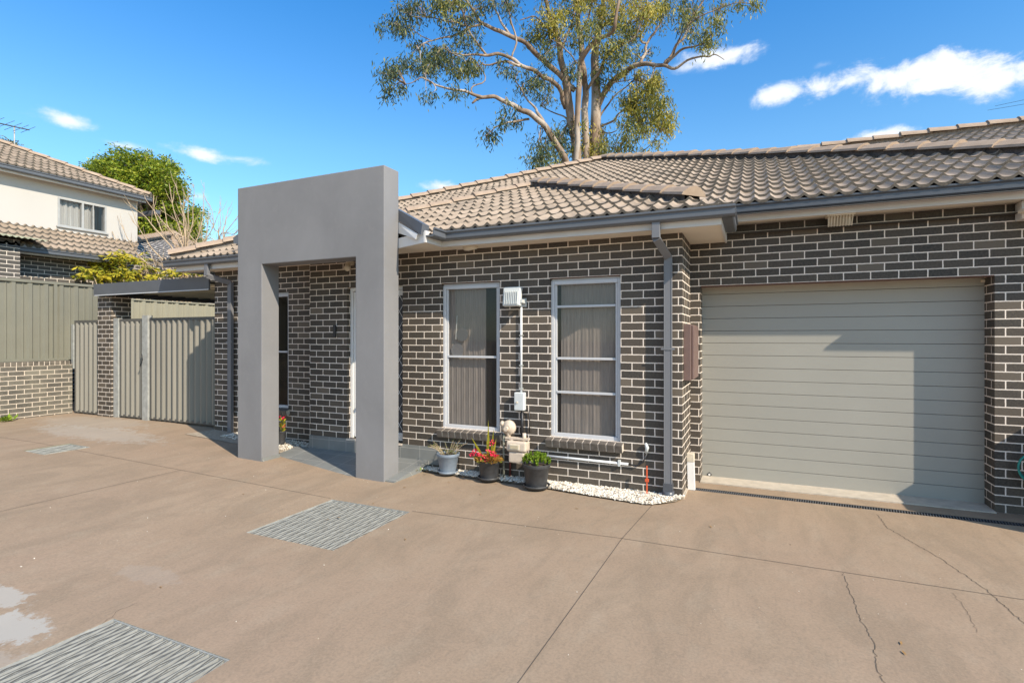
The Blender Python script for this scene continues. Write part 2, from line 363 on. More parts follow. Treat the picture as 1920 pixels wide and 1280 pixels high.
def leafm(name, stops, trans=.35, rough=.5):
    k = NT(name); ri = k.n('ShaderNodeNewGeometry').outputs['Random Per Island']
    c = k.ramp(ri, stops); k.base(c).rough(rough); k.p.inputs['Specular IOR Level'].default_value = .3
    tr = k.n('ShaderNodeBsdfTranslucent'); k.set(tr.inputs[0], c); mx = k.n('ShaderNodeMixShader'); mx.inputs[0].default_value = trans
    k.t.links.new(k.p.outputs[0], mx.inputs[1]); k.t.links.new(tr.outputs[0], mx.inputs[2])
    k.t.links.new(mx.outputs[0], k.t.nodes['Material Output'].inputs[0]); return k.m
M['gum_shaded'] = leafm('gum_leaf_shaded', [(0, (.035, .06, .035)), (.6, (.075, .105, .05)), (1, (.22, .21, .08))], .25)  # shaded clumps of the crown: shade put into a darker leaf colour
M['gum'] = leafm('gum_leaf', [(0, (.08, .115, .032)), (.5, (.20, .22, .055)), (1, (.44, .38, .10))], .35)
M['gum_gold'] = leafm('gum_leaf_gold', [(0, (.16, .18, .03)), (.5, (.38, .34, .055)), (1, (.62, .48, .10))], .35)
M['tree_green'] = leafm('bright_leaf', [(0, (.05, .10, .010)), (.5, (.22, .29, .022)), (1, (.42, .42, .04))], .35)
M['shrub'] = leafm('yellow_green_leaf', [(0, (.14, .18, .02)), (.5, (.42, .38, .03)), (1, (.70, .55, .06))], .4)
M['olive'] = leafm('olive_leaf', [(0, (.05, .06, .025)), (.5, (.10, .11, .04)), (1, (.19, .18, .06))], .3)
M['box_leaf'] = leafm('fresh_green_leaf', [(0, (.10, .19, .015)), (.5, (.22, .34, .03)), (1, (.38, .46, .07))], .35, .35)
M['rust_leaf'] = leafm('orange_green_leaf', [(0, (.14, .18, .03)), (.5, (.34, .16, .04)), (1, (.50, .26, .06))], .35, .4)
M['succ'] = leafm('succulent_leaf', [(0, (.12, .16, .05)), (.6, (.26, .28, .10)), (1, (.42, .28, .20))], .3, .45)
k = NT('gum_bark'); a = k.noise(1.1, 6, .65, k.scaled(1, 1, .35)); b = k.noise(5, 5, .6, k.scaled(1, 1, .2))
c = k.ramp(a, [(.40, (.14, .088, .052)), (.50, (.25, .175, .12)), (.60, (.40, .33, .27)), (.8, (.50, .44, .38))])
c = k.mix(k.ramp(b, [(.5, 0.), (.68, .6)]), c, (.26, .19, .14)); k.base(c).rough(.85); k.bump(b, .6, .03); M['bark'] = k.m
M['bark_dark'] = plain('brown_bark', (.16, .115, .075), .95, .35, 6., bump=.6, bscale=12)
def glass(name, tint, refl=1.0, mesh=0.):
    m = bpy.data.materials.new(name); m.use_nodes = True; t = m.node_tree; t.nodes.clear()
    o = t.nodes.new('ShaderNodeOutputMaterial'); tr = t.nodes.new('ShaderNodeBsdfTransparent'); tr.inputs[0].default_value = (*tint, 1)
    gl = t.nodes.new('ShaderNodeBsdfGlossy'); gl.inputs['Roughness'].default_value = .02; gl.inputs[0].default_value = (refl, refl, refl, 1)
    lw = t.nodes.new('ShaderNodeLayerWeight'); lw.inputs[0].default_value = .5; pw = t.nodes.new('ShaderNodeMath'); pw.operation = 'POWER'; pw.inputs[1].default_value = 5
    fr = t.nodes.new('ShaderNodeMath'); fr.operation = 'MULTIPLY_ADD'; fr.inputs[1].default_value = .94; fr.inputs[2].default_value = .06
    t.links.new(lw.outputs['Facing'], pw.inputs[0]); t.links.new(pw.outputs[0], fr.inputs[0]); mx = t.nodes.new('ShaderNodeMixShader')
    t.links.new(fr.outputs[0], mx.inputs[0]); t.links.new(tr.outputs[0], mx.inputs[1]); t.links.new(gl.outputs[0], mx.inputs[2])
    last = mx
    if mesh:                                         # insect screen in front of the glass: a fine grey weave
        df = t.nodes.new('ShaderNodeBsdfDiffuse'); df.inputs[0].default_value = (.16, .155, .15, 1)
        m2 = t.nodes.new('ShaderNodeMixShader'); m2.inputs[0].default_value = mesh
        t.links.new(mx.outputs[0], m2.inputs[1]); t.links.new(df.outputs[0], m2.inputs[2]); last = m2
    t.links.new(last.outputs[0], o.inputs[0]); return m
M['glass'] = glass('window_glass', (.80, .80, .80), .45)
M['glass_screen'] = glass('screened_glass', (.90, .88, .86), .55, .10)

# ------------------------------------------------------------------ ground
YJ = 4.36
grates = [(-3.96, -3.00, 3.26, 4.29), (-3.46, -2.47, .93, 1.94), (-9.0, -8.5, 3.92, 4.46)]
drain = (-.66, 3.3, 6.17, 6.285)
mb = MB(); xs = sorted(set([-400, -60, -25, -16, -12.5, -11, -10, -9.5, -8, -7, -6, -5, -4, -2, 0, 2, 4, 10, 60, 400] + [g[0] for g in grates] + [g[1] for g in grates] + [drain[0], drain[1]]))
ys = sorted(set([-200, -20, -5, 0, 2, 5, 8, 15, 60, 500] + [g[2] for g in grates] + [g[3] for g in grates] + [drain[2], drain[3]]))
for i in range(len(xs) - 1):
    for j in range(len(ys) - 1):
        mx_, my_ = (xs[i] + xs[i + 1]) / 2, (ys[j] + ys[j + 1]) / 2
        if any(g[0] < mx_ < g[1] and g[2] < my_ < g[3] for g in grates + [drain]): continue
        mb.face([(xs[i], ys[j], gz(xs[i])), (xs[i + 1], ys[j], gz(xs[i + 1])), (xs[i + 1], ys[j + 1], gz(xs[i + 1])), (xs[i], ys[j + 1], gz(xs[i]))])
g0 = mb.build('driveway', M['drive']); tag(g0, 'broad brown concrete driveway with hairline cracks and pale patches', 'driveway', kind='structure')
M['joint'] = plain('joint_dark', (.10, .08, .062), .95, .2)
M['crackm'] = plain('crack_dark', (.105, .08, .058), .95, .5, 9.)
def ribbon(mb, pts, w, dz=.002):
    pts = [Vector((p[0], p[1], gz(p[0]) + dz)) for p in pts]
    for a, b in zip(pts, pts[1:]):
        d = (b - a); n = Vector((-d.y, d.x, 0)).normalized() * w / 2
        mb.face([a - n, b - n, b + n, a + n])
mb = MB()
def along(a, b, n=20): return [(a[0] + (b[0] - a[0]) * i / n, a[1] + (b[1] - a[1]) * i / n) for i in range(n + 1)]
for a, b in (((-12.4, 4.25), (-9.01, 4.27)), ((-8.49, 4.27), (-4.0, 4.31)), ((-2.99, 4.31), (-1.0, 4.44)), ((-1.0, 4.44), (6, 4.46)), ((-.93, 5.42), (-1.0, 4.44)), ((-1.0, 4.44), (-1.16, -4)), ((-6.34, -3), (-6.32, 4.29)), ((3.2, 4.45), (3.2, -3))):
    ribbon(mb, along(a, b), .0055)
tag(mb.build('control_joints', M['joint']), kind='structure')
mb = MB()
def gp(px, py, z=-1.66): d = -z * F / (py - YH); p = W(px, py, d); return (p.x, p.y)
def crack(pts, w, seed):
    rr = random.Random(seed); out = []
    P = [gp(*p) for p in pts]
    for a, b in zip(P, P[1:]):
        L = math.hypot(b[0] - a[0], b[1] - a[1]); n = max(2, int(L / .022))
        for i in range(n): 
            t = i / n; out.append((a[0] + (b[0] - a[0]) * t + rr.uniform(-.009, .009), a[1] + (b[1] - a[1]) * t + rr.uniform(-.009, .009)))
    out.append(P[-1]); ribbon(mb, out, w, .0025)
crack([(1645, 965), (1665, 990), (1760, 1045), (1850, 1105), (1920, 1168), (1990, 1230)], .0038, 1)
crack([(1580, 1075), (1600, 1125), (1612, 1160), (1636, 1200), (1648, 1255), (1665, 1300)], .0030, 2)
crack([(1788, 1112), (1815, 1150), (1832, 1185)], .0018, 3)
crack([(195, 1168), (225, 1143), (258, 1130)], .0022, 4)
tag(mb.build('driveway_cracks', M['crackm']), kind='structure')
# grates: galvanised bearing bars with bent reticuline strips between them
def grate(r, label, sp=.036):
    x0, x1, y0, y1 = r; z = gz((x0 + x1) / 2) - .004
    t = thing('drain_grate', ((x0 + x1) / 2, (y0 + y1) / 2, z), label, 'drain grate', 'galvanised drain grates set in the driveway')
    mb = MB(); mb.box(x0 + .002, x1 - .002, y0 + .002, y0 + .007, z - .03, z); mb.box(x0 + .002, x1 - .002, y1 - .007, y1 - .002, z - .03, z)
    mb.box(x0 + .002, x0 + .008, y0 + .007, y1 - .007, z - .03, z); mb.box(x1 - .008, x1 - .002, y0 + .007, y1 - .007, z - .03, z)
    mb.build('frame', M['galv'], t)
    mb = MB(); n = int((x1 - x0 - .02) / sp); sp = (x1 - x0 - .016) / n; mz = MB()
    for i in range(1, n): mb.box(x0 + .008 + i * sp - .0022, x0 + .008 + i * sp + .0022, y0 + .007, y1 - .007, z - .032, z - .001)
    for i in range(n):
        a = x0 + .008 + i * sp + .003; b = a + sp - .006; m = max(3, int((y1 - y0) / .16)); L = (y1 - y0 - .016) / m
        for q in range(m):
            ya = y0 + .008 + q * L; s0, s1 = (a, b) if (q + i) % 2 else (b, a)
            mz.bar((s0, ya, z - .020), (s1, ya + L, z - .020), .0022, .018)
    mb.build('bearing_bars', M['galv'], t); mz.build('reticuline_strips', M['galv'], t)
    mt_ = MB()
    for i in range(1, n): mt_.box(x0 + .008 + i * sp - .0024, x0 + .008 + i * sp + .0024, y0 + .008, y1 - .008, z - .0009, z + .0012)
    for i in range(n):
        a = x0 + .008 + i * sp + .0035; b = a + sp - .007; m = max(3, int((y1 - y0) / .16)); L = (y1 - y0 - .016) / m
        for q in range(m):
            s0, s1 = (a, b) if (q + i) % 2 else (b, a); mt_.bar((s0, y0 + .008 + q * L, z - .006), (s1, y0 + .008 + (q + 1) * L, z - .006), .0030, .004)
    mt_.build('dark_top_edges', M['dark_edge'], t)  # darker strips along the tops of bars and reticuline
    p = MB(); p.face([(x0, y0, z - .045), (x1, y0, z - .045), (x1, y1, z - .045), (x0, y1, z - .045)])
    for a, b in (((x0, y0), (x1, y0)), ((x1, y0), (x1, y1)), ((x1, y1), (x0, y1)), ((x0, y1), (x0, y0))):
        p.face([(a[0], a[1], z - .045), (b[0], b[1], z - .045), (b[0], b[1], z + .004), (a[0], a[1], z + .004)])
    p.build('pit', M['pit_g'], t)
grate(grates[0], 'square galvanised grate in the middle of the driveway, in front of the grey portal')
grate(grates[1], 'large galvanised grate in the driveway corner nearest the camera')
grate(grates[2], 'small galvanised grate in the driveway near the low brick wall and side gates', .07)
t = thing('channel_drain', (0, 6.22, -1.66), 'long narrow slotted drain running along the foot of the garage door', 'drain')
mb = MB(); x0, x1, y0, y1 = drain
n = int((x1 - x0) / .022)
for i in range(n): 
    x = x0 + (i + .5) * (x1 - x0) / n; mb.bar((x - .006, y0 + .014, -1.668), (x + .006, y1 - .014, -1.668), .009, .012)
mb.build('slotted_cover', M['charcoal_dark'], t)
mb = MB(); mb.box(x0, x1, y0, y0 + .014, -1.70, -1.661); mb.box(x0, x1, y1 - .014, y1, -1.70, -1.661); mb.build('edge_rail', M['pit'], t)
mb = MB(); mb.face([(x0, y0, -1.72), (x1, y0, -1.72), (x1, y1, -1.72), (x0, y1, -1.72)]); mb.build('channel_bed', M['black'], t)

# ------------------------------------------------------------------ house
YB, YG, YR = 5.8, 6.58, 6.2                        # bay wall, garage wall, recessed left wall
XC, XI, XL = -.683, -5.763, -8.27
house = thing('house', (-2.5, 6.2, -1.66), 'low charcoal brick house with beige tiled roof and grey roller garage door', 'house')
W1 = (-3.582, -2.773, -1.125, .679); W2 = (-2.137, -1.3226, -1.128, .679); DR = (-5.089, -4.171, -1.375, .69); W3 = (-7.42, -6.6, -1.10, .72)
mb = MB()
wall(mb, [XI, XC], [-1.72, 1.15], [W1, W2, DR], lambda u, v: (u, YB, v), .11, (0, 1, 0))
wall(mb, [XL, XI], [-1.72, 1.15], [W3], lambda u, v: (u, YR, v), .11, (0, 1, 0))
mb.box(XI, XI + .11, YB + .1101, YR + .11, -1.72, 1.15)
wall(mb, [YB + .1101, YG + .11], [-1.72, 1.15], [], lambda u, v: (XC, u, v), .11, (-1, 0, 0))
wall(mb, [YR + .1101, 16], [-1.72, 1.2], [], lambda u, v: (XL, u, v), .11, (1, 0, 0))
mb.build('brick_wall', M['brick'], house)
mb = MB(); GD = (-.574, 2.089, -1.80, .598)
wall(mb, [XC + .0005, 3.6], [-1.80, 1.33], [GD], lambda u, v: (u, YG, v), .25, (0, 1, 0))
mb.build('garage_wall', M['brick_garage'], house)
MB().box(GD[0] + .002, GD[1] - .002, YG + .004, YG + .12, .588, .5975).build('steel_lintel', M['lintel'], house)
MB().box(W1[0], W1[1], YB + .003, YB + .1, .6745, .6785).build('steel_lintel', M['lintel'], house)
MB().box(W2[0], W2[1], YB + .003, YB + .1, .6745, .6785).build('steel_lintel', M['lintel'], house)
tag(MB().box(GD[0] + .003, GD[1] - .003, YG - .06, YG + .40, -1.72, -1.648).build('garage_threshold', M['concrete'], house))
# footing of the bay corner
MB().box(XC - .35, XC + .02, YB - .02, YG, -1.70, -1.643).build('footing', M['concrete'], house)
# garage door
gd = MB(); n = 16; z0, z1 = -1.655, .660; ph = (z1 - z0) / n; YD = 6.832
for i in range(n): gd.box(GD[0] - .08, GD[1] + .08, YD, YD + .03, z0 + i * ph + .0018, z0 + (i + 1) * ph - .0018)
gd = gd.build('garage_door', M['garage'], house, bevel=.0035, seg=2); tag(gd, 'grey-green ribbed garage door')
MB().box(GD[0] - .09, GD[1] + .09, YD + .032, YD + .05, z0, z1).build('door_backing', M['gate_dark'], gd)
bx, bz = XonY(1330, YD - .004), -(889 - YH) / F * (YD / (C + (1330 - 960) / F * S))
r45 = Matrix.Rotation(R(45), 3, 'Y')
MB().box(bx - .021, bx + .021, YD - .004, YD - .0005, bz - .021, bz + .021, r45).build('badge', M['black'], gd)
MB().lathe((bx, YD - .006, bz), [(.001, 0)], 4); mb = MB(); mb.tube([(bx, YD - .007, bz), (bx, YD - .0045, bz)], .013, 14); mb.build('badge_ring', M['white'], gd)
mb = MB(); mb.box(GD[1] - .03, GD[1] - .003, YD - .03, YD - .002, .55, .575); mb.build('door_bracket', M['cream'], gd)
# windows
def room(mb, x0, x1, z0, z1, y0, d=.8):
    mb.face([(x0, y0 + d, z0), (x1, y0 + d, z0), (x1, y0 + d, z1), (x0, y0 + d, z1)])
    for (a, b) in (((x0, z0), (x1, z0)), ((x1, z0), (x1, z1)), ((x1, z1), (x0, z1)), ((x0, z1), (x0, z0))):
        mb.face([(a[0], y0, a[1]), (b[0], y0, b[1]), (b[0], y0 + d, b[1]), (a[0], y0 + d, a[1])])
def window(w, yw, bars, curtain, label, screen=True, sill=True):
    x0, x1, z0, z1 = w; yf = yw + .035
    fr = MB()
    for (a, b, c, d) in ((x0, x0 + .042, z0, z1 - .03), (x1 - .042, x1, z0, z1 - .03)): fr.box(a + .001, b - .001, yf, yf + .05, c, d)
    fr.box(x0 + .042, x1 - .042, yf + .001, yf + .05, z1 - .075, z1 - .03); fr.box(x0 + .042, x1 - .042, yf + .001, yf + .05, z0, z0 + .042)
    fr.box(x0 + .001, x1 - .001, yf + .012, yf + .05, z1 - .0295, z1 - .006)
    # inner sash
    for (a, b) in ((x0 + .043, x0 + .068), (x1 - .068, x1 - .043)): fr.box(a, b, yf + .015, yf + .045, z0 + .043, z1 - .076)
    fr = fr.build('window', M['frame'], house, bevel=.003, seg=1)
    if label: fr['label'] = label
    for zb in bars: MB().box(x0 + .069, x1 - .069, yf + .008, yf + .05, zb - .013, zb + .013).build('glazing_bar', M['frame'], fr, bevel=.002, seg=1)
    MB().face([(x0 + .06, yf + .025, z0 + .03), (x1 - .06, yf + .025, z0 + .03), (x1 - .06, yf + .025, z1 - .07), (x0 + .06, yf + .025, z1 - .07)]).build('pane', M['glass_screen' if screen else 'glass'], fr)
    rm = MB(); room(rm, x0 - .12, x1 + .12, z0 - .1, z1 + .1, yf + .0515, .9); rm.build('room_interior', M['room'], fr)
    if curtain:
        a, b = curtain; c = MB(); n = 110; rows = [z0 - .05, z1 + .02]
        P = []
        for i in range(n + 1):
            x = a + (b - a) * i / n; y = yf + .072 + .0016 * sin(i * .9) + .0025 * sin(i * .37 + 1) + .0005 * sin(i * 2.3)
            P.append((x, y))
        for (p, q) in zip(P, P[1:]): c.face([(p[0], p[1], rows[0]), (q[0], q[1], rows[0]), (q[0], q[1], rows[1]), (p[0], p[1], rows[1])], True)
        c.build('curtain', M['curtain'], fr)
    if sill:
        s_ = MB(); n = 10; L = (x1 - x0 + .07) / n; rt = Matrix.Rotation(R(14), 3, 'X')
        for i in range(n):
            xx = x0 - .035 + i * L; s_.box(xx + .005, xx + L - .005, yw - .075, yw + .035, z0 - .098, z0 - .010, rt)
        s_.build('brick_sill', M['sill'], fr, bevel=.003, seg=1)
        s_ = MB(); s_.box(x0 - .032, x1 + .032, yw - .068, yw + .034, z0 - .094, z0 - .015, rt); s_.build('sill_mortar', M['mortar'], fr)
    return fr
M['sill'] = plain('sill_brick', (.115, .095, .078), .7, .35, 16., bump=.3, bscale=90)
M['mortar'] = plain('cream_mortar', (.62, .53, .44), .95, .1)
wa = window(W1, YB, [-.235], (W1[0] + .03, W1[1] - .235), 'window beside the front door, with one glazing bar and a short curtain')
wb = window(W2, YB, [.355, -.235, -.62], (W2[0] + .10, W2[1] - .02), 'window beside the garage, with three glazing bars and a full curtain')
window(W3, YR, [-.22], None, 'narrow window seen through the portal', screen=False)
# dark drape strip and things standing behind the panes
mb = MB(); mb.box(W2[1] - .24, W2[1] - .06, YB + .30, YB + .31, W2[2], W2[3]); mb.build('side_drape', M['curtain'], wb)
# tall fan heater shape behind the curtain, towel in the other window
mb = MB(); 
mb.tube([(-3.33, YB + .075, .04), (-3.33, YB + .078, .04)], .085, 20); mb.build('hanging_plate', plain('plate', (.12, .125, .135), .4), wa)
mb = MB(); mb.tube([(-3.40, YB + .075, -.16), (-3.40, YB + .078, -.16)], .088, 20); mb.build('hanging_plate', plain('plate_pale', (.22, .22, .225), .4), wa)
mb = MB(); mb.bar((-3.40, YB + .075, .28), (-3.42, YB + .075, -.02), .012, .006); mb.build('wand', M['light_grey'], wa)
# entry door with diamond mesh screen
x0, x1, z0, z1 = DR; yf = YB + .06
d = MB(); d.box(x0 + .001, x0 + .05, yf, yf + .1, z0, z1 - .05); d.box(x1 - .022, x1 - .001, yf, yf + .1, z0, z1 - .05); d.box(x0 + .001, x1 - .001, yf - .001, yf + .1, z1 - .05, z1 - .002)
for (a, b, c, e) in ((x0 + .055, x0 + .135, z0 + .02, z1 - .06), (x1 - .046, x1 - .026, z0 + .02, z1 - .06), (x0 + .135, x1 - .046, z0 + .02, z0 + .12), (x0 + .135, x1 - .046, z1 - .13, z1 - .06)): d.box(a, b, yf + .012, yf + .045, c, e)
d = d.build('screen_door', M['white'], house, bevel=.003, seg=1)
m = MB(); cw = .068; chh = .105; gx0, gx1, gz0, gz1 = x0 + .13, x1 - .04, z0 + .12, z1 - .13
nn = int((gx1 - gx0) / cw); cw = (gx1 - gx0) / nn; mm = int((gz1 - gz0) / chh); chh = (gz1 - gz0) / mm
for i in range(nn):
    for j in range(mm):
        a, b = gx0 + i * cw, gx0 + (i + 1) * cw; c, e = gz0 + j * chh, gz0 + (j + 1) * chh; h = (i + j) % 2
        m.bar((a, yf + .02, c if h else e), (b, yf + .02, e if h else c), .005, .006)
m.build('diamond_grille', M['white'], d)
MB().box(x0 + .1, x1 - .03, yf + .03, yf + .036, z0 + .1, z1 - .1).build('door_leaf', plain('dark_screen', (.06, .06, .065), .6), d)
MB().bar((x1 - .11, yf - .01, -.20), (x1 - .03, yf - .01, -.20), .03, .02).build('door_handle', M['black'], d)
mb = MB(); mb.tube([(x0 + .145, yf - .03, -1.12 + .18), (x0 + .145, yf + .01, -1.12 + .18)], .022, 10); mb.build('door_knob', plain('green_knob', (.01, .08, .06), .3), d)
# tile skirting along the entry wall
MB().box(XI - .001, -3.62, YB - .012, YB - .0005, -1.60, -1.378).build('tile_skirting', M['porch'], house)
mb = MB(); mb.box(x0, x1, YB - .02, YB + .16, -1.40, -1.3755); mb.build('door_step', M['mortar'], house)
# ---- eaves
GUT = [(0, .02), (0, .115), (.012, .125), (.03, .125), (.045, .112), (.12, .045), (.12, -.0), (0, 0)]
def gutter(mb, a, b, out, top):                     # a, b on the fascia line; quad gutter, front bead
    prof = [(0, -.10), (.095, -.10), (.108, -.085), (.108, -.035), (.125, -.02), (.125, -.004), (.115, 0), (.10, -.012), (.0955, -.03), (.0955, -.085), (0, -.085)]
    mb.extrude([(o, z) for o, z in prof], (a[0], a[1], top), (b[0], b[1], top), out)
def gutter_end(mb, p, out, along_, top):
    a = Vector((p[0], p[1], top)); o = Vector(out)
    q = [a + o * x + Vector((0, 0, z)) for x, z in ((0, -.10), (.095, -.10), (.108, -.085), (.108, -.035), (.125, -.02), (.125, 0), (0, 0))]
    mb.face(q); mb.face([v + Vector(along_) * .004 for v in q])
BT, BS, BF = 1.235, 1.085, 5.48                     # bay gutter top, soffit level, fascia line
GT, GS, GF = 1.42, 1.262, 6.31
XR = -.285                                          # right end of the bay fascia
XBL = -3.37                                         # left end of the bay fascia
mb = MB()
gutter(mb, (XBL + .10, BF), (XR + .125, BF), (0, -1, 0), BT)
gutter(mb, (XR, BF - .02), (XR, 6.26), (1, 0, 0), BT)
gutter_end(mb, (XR, 6.26), (1, 0, 0), (0, 1, 0), BT)
gutter(mb, (XBL, 5.12), (XBL, BF), (1, 0, 0), BT)
mb.build('gutter', M['charcoal'], house)
mb = MB(); gutter(mb, (XR - .01, GF), (3.7, GF), (0, -1, 0), GT); mb.build('gutter', M['charcoal_dark'], house)
mb = MB(); gutter(mb, (-8.98, 5.90), (-4.6, 5.90), (0, -1, 0), 1.275); gutter_end(mb, (-8.98, 5.90), (0, -1, 0), (-1, 0, 0), 1.275); mb.build('gutter', M['charcoal'], house)
def fascia(mb, x0, x1, y, zb, zt):                  # shaped cladding: three shallow ribs
    h = zt - zb
    mb.box(x0, x1, y, y + .02, zb, zt); mb.box(x0, x1, y - .007, y - .0005, zb, zb + h * .50); mb.box(x0, x1, y - .012, y - .0075, zb, zb + h * .06)
mb = MB(); fascia(mb, XBL + .001, XR - .001, BF, BS - .012, BT - .03); mb.box(XR - .02, XR - .0005, BF + .021, 6.56, BS - .012, BT - .03)
mb.box(XBL - .02, XBL - .0005, 5.12, BF + .02, BS - .012, BT - .03)
fascia(mb, XR + .001, 3.7, GF, GS - .012, GT - .03)
fascia(mb, -8.80, -4.6, 5.90, 1.10, 1.25); mb.box(-8.80, -8.78, 5.921, 7.5, 1.10, 1.25)
mb.build('fascia', M['fascia'], house)
mb = MB(); mb.box(XBL + .021, XR - .021, BF + .021, YG - .001, BS, BS + .012); mb.box(XR + .002, 3.6, GF + .021, YG - .001, GS, GS + .012)
mb.face([(XBL, 5.14, BS + .006), (XBL, YB + .05, BS + .006), (-4.4, YB + .05, BS + .006), (-4.4, 5.34, BS + .006), (-3.90, 5.34, BS + .006)]); mb.box(-8.779, -4.6, 5.921, YR + .1, 1.112, 1.124); mb.box(-6.2, -4.69, 5.35, YR + .1, 1.140, 1.152)
mb.build('soffit', M['soffit'], house)
# raked barge ends of the entry gable, showing each side of the portal
mb = MB()
a = W(742, 398, 5.75 / .8); 
mb.bar((XBL - .022, 5.13, BS + .045), (-3.92, 5.345, BS + .045), .02, .12)
mb.build('barge_infill', M['white'], house)
mb = MB()
p = [W(738, 388, 6.56), W(792, 419, 6.04), W(789, 440, 6.04), W(738, 409, 6.56)]
mb.face(p); mb.face([q + Vector((.0, .14, 0)) for q in p])
for i in range(4): mb.face([p[i], p[(i + 1) % 4], p[(i + 1) % 4] + Vector((0, .14, 0)), p[i] + Vector((0, .14, 0))])
mb.build('barge_cap', M['charcoal'], house)
mb = MB(); p = [W(735, 409, 6.60), W(783, 438, 6.10), W(779, 448, 6.10), W(735, 433, 6.60)]
for i in range(4): mb.face([p[i], p[(i + 1) % 4], p[(i + 1) % 4] + Vector((0, .06, 0)), p[i] + Vector((0, .06, 0))])
mb.face(p); mb.face([q + Vector((0, .06, 0)) for q in p]); mb.build('barge_board', M['white'], house)
mb = MB(); p = [W(451.5, 434, 8.3), W(437, 446, 8.3), W(438, 456, 8.3), W(451.5, 459, 8.3)]
mb.face(p); mb.face([q + Vector((.0, .15, 0)) for q in p])
for i in range(4): mb.face([p[i], p[(i + 1) % 4], p[(i + 1) % 4] + Vector((0, .15, 0)), p[i] + Vector((0, .15, 0))])
mb.build('barge_cap', M['charcoal_dark'], house)
# downpipes
def dpipe(pts, w=.078, d=.055, ex=None):
    m = MB()
    for a, b in zip(pts, pts[1:]):
        m.bar(a, b, w, d, up=(0, 1, 0) if abs(a[2] - b[2]) > abs(a[1] - b[1]) * .3 else (0, 0, 1))
    z0, z1 = pts[-1][2], pts[-2][2]; x, y = pts[-1][0], pts[-1][1]
    m.box(x - w / 2 - .002, x - w / 2 + .008, y - d / 2 - .004, y - d / 2 + .001, z0, z1 - .05); m.box(x + w / 2 - .008, x + w / 2 + .002, y - d / 2 - .004, y - d / 2 + .001, z0, z1 - .05)
    pz = (z0 + z1) / 2 + .25; o = m.build('downpipe', M['dp'], house, bevel=.003, seg=1)
    b = MB(); b.box(x - w / 2 - .03, x + w / 2 + .03, y - d / 2 - .007, y - d / 2 - .0045, pz, pz + .02); b.build('bracket', M['dp'], o)
    return o
o = dpipe([(-.885, 5.42, 1.135), (-.885, 5.42, .98), (-.815, 5.742, .83), (-.815, 5.742, -1.58)]); tag(o, 'grey downpipe beside the garage')
mb = MB(); mb.box(-.862, -.768, 5.705, 5.785, -1.64, -1.50); mb.tube([(-.815, 5.745, -1.66), (-.815, 5.745, -1.58)], .062, 14); mb.build('pipe_shoe', M['charcoal_dark'], o)
o = dpipe([(-7.97, 5.84, 1.18), (-7.97, 5.84, .99), (-7.81, 6.14, .90), (-7.81, 6.14, -1.56)]); tag(o, 'dark downpipe by the gates')
# vent under the garage eave
mb = MB(); x0 = XonY(1549, 6.40); x1 = XonY(1602, 6.40); mb.box(x0, x1, 6.33, 6.50, GS - .022, GS - .002)
for i in range(9): x = x0 + .02 + (x1 - x0 - .04) * i / 8; mb.bar((x, 6.345, GS - .02), (x, 6.42, GS - .115), .007, .02)
mb.box(x0 + .02, x1 - .02, 6.44, 6.45, GS - .11, GS - .02)
mb.build('eave_vent', M['cream'], house)
# ---- roof
TP = .423
def clip(o, poly):
    bm = bmesh.new(); bm.from_mesh(o.data); n = len(poly)
    cx_ = sum(p[0] for p in poly) / n; cy_ = sum(p[1] for p in poly) / n
    for i in range(n):
        a, b = poly[i], poly[(i + 1) % n]; nn = Vector((b[1] - a[1], -(b[0] - a[0]), 0)).normalized()
        if (cx_ - a[0]) * nn.x + (cy_ - a[1]) * nn.y > 0: nn = -nn
        bmesh.ops.bisect_plane(bm, geom=bm.verts[:] + bm.edges[:] + bm.faces[:], plane_co=(a[0], a[1], 0), plane_no=nn, clear_outer=True)
    bm.to_mesh(o.data); bm.free()
def tiles(poly, O, e, nrm_, z0, parent, mat=None, tp=TP, pitch=.152, course=.33, amp=.038, step=.032, name='tile_slope', seg=8):
    e = Vector((*e, 0)).normalized(); nv = Vector((*nrm_, 0)).normalized(); O = Vector((*O, 0))
    A = [(Vector((*p, 0)) - O).dot(e) for p in poly]; B = [(Vector((*p, 0)) - O).dot(nv) for p in poly]
    a0, a1, b0, b1 = min(A), max(A), min(B), max(B); da = pitch / seg; i0 = math.floor(a0 / da); i1 = math.ceil(a1 / da)
    V = []; Fc = []; nc = i1 - i0 + 1; r = 0; j = math.floor(b0 / course)
    while j * course < b1:
        off = random.uniform(-.004, .004)
        for (bb, hh) in ((j * course, 0.), (j * course, step), ((j + 1) * course, 0.)):
            for i in range(i0, i1 + 1):
                t_ = (i % seg) / seg; w = .5 + .5 * cos(2 * pi * t_ + .55 * sin(2 * pi * t_)); w = w ** 1.25
                ti = i // (seg * 2); jit = noise.noise(Vector((ti * 3.1, j * 5.7, 1.))) * .010
                p = O + e * (i * da) + nv * (bb - (.0 if hh == 0 else jit * 0)); V.append((p.x, p.y, z0 + bb * tp + w * amp + hh + (jit if hh else 0) + off))
            r += 1
        j += 1
    for q in range(r - 1):
        for i in range(nc - 1): a = q * nc + i; Fc.append((a, a + 1, a + 1 + nc, a + nc))
    me = bpy.data.meshes.new(name); me.from_pydata(V, [], Fc)
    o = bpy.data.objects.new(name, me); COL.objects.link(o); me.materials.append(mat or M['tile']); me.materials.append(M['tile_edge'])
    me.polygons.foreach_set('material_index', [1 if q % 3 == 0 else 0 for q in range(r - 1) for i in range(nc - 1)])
    if parent: o.parent = parent; o.matrix_parent_inverse = Matrix.Translation(parent.location).inverted()
    clip(o, poly)
    me = o.data; me.polygons.foreach_set('use_smooth', [True] * len(me.polygons))
    try: me.set_sharp_from_angle(angle=R(40))
    except Exception: pass
    return o
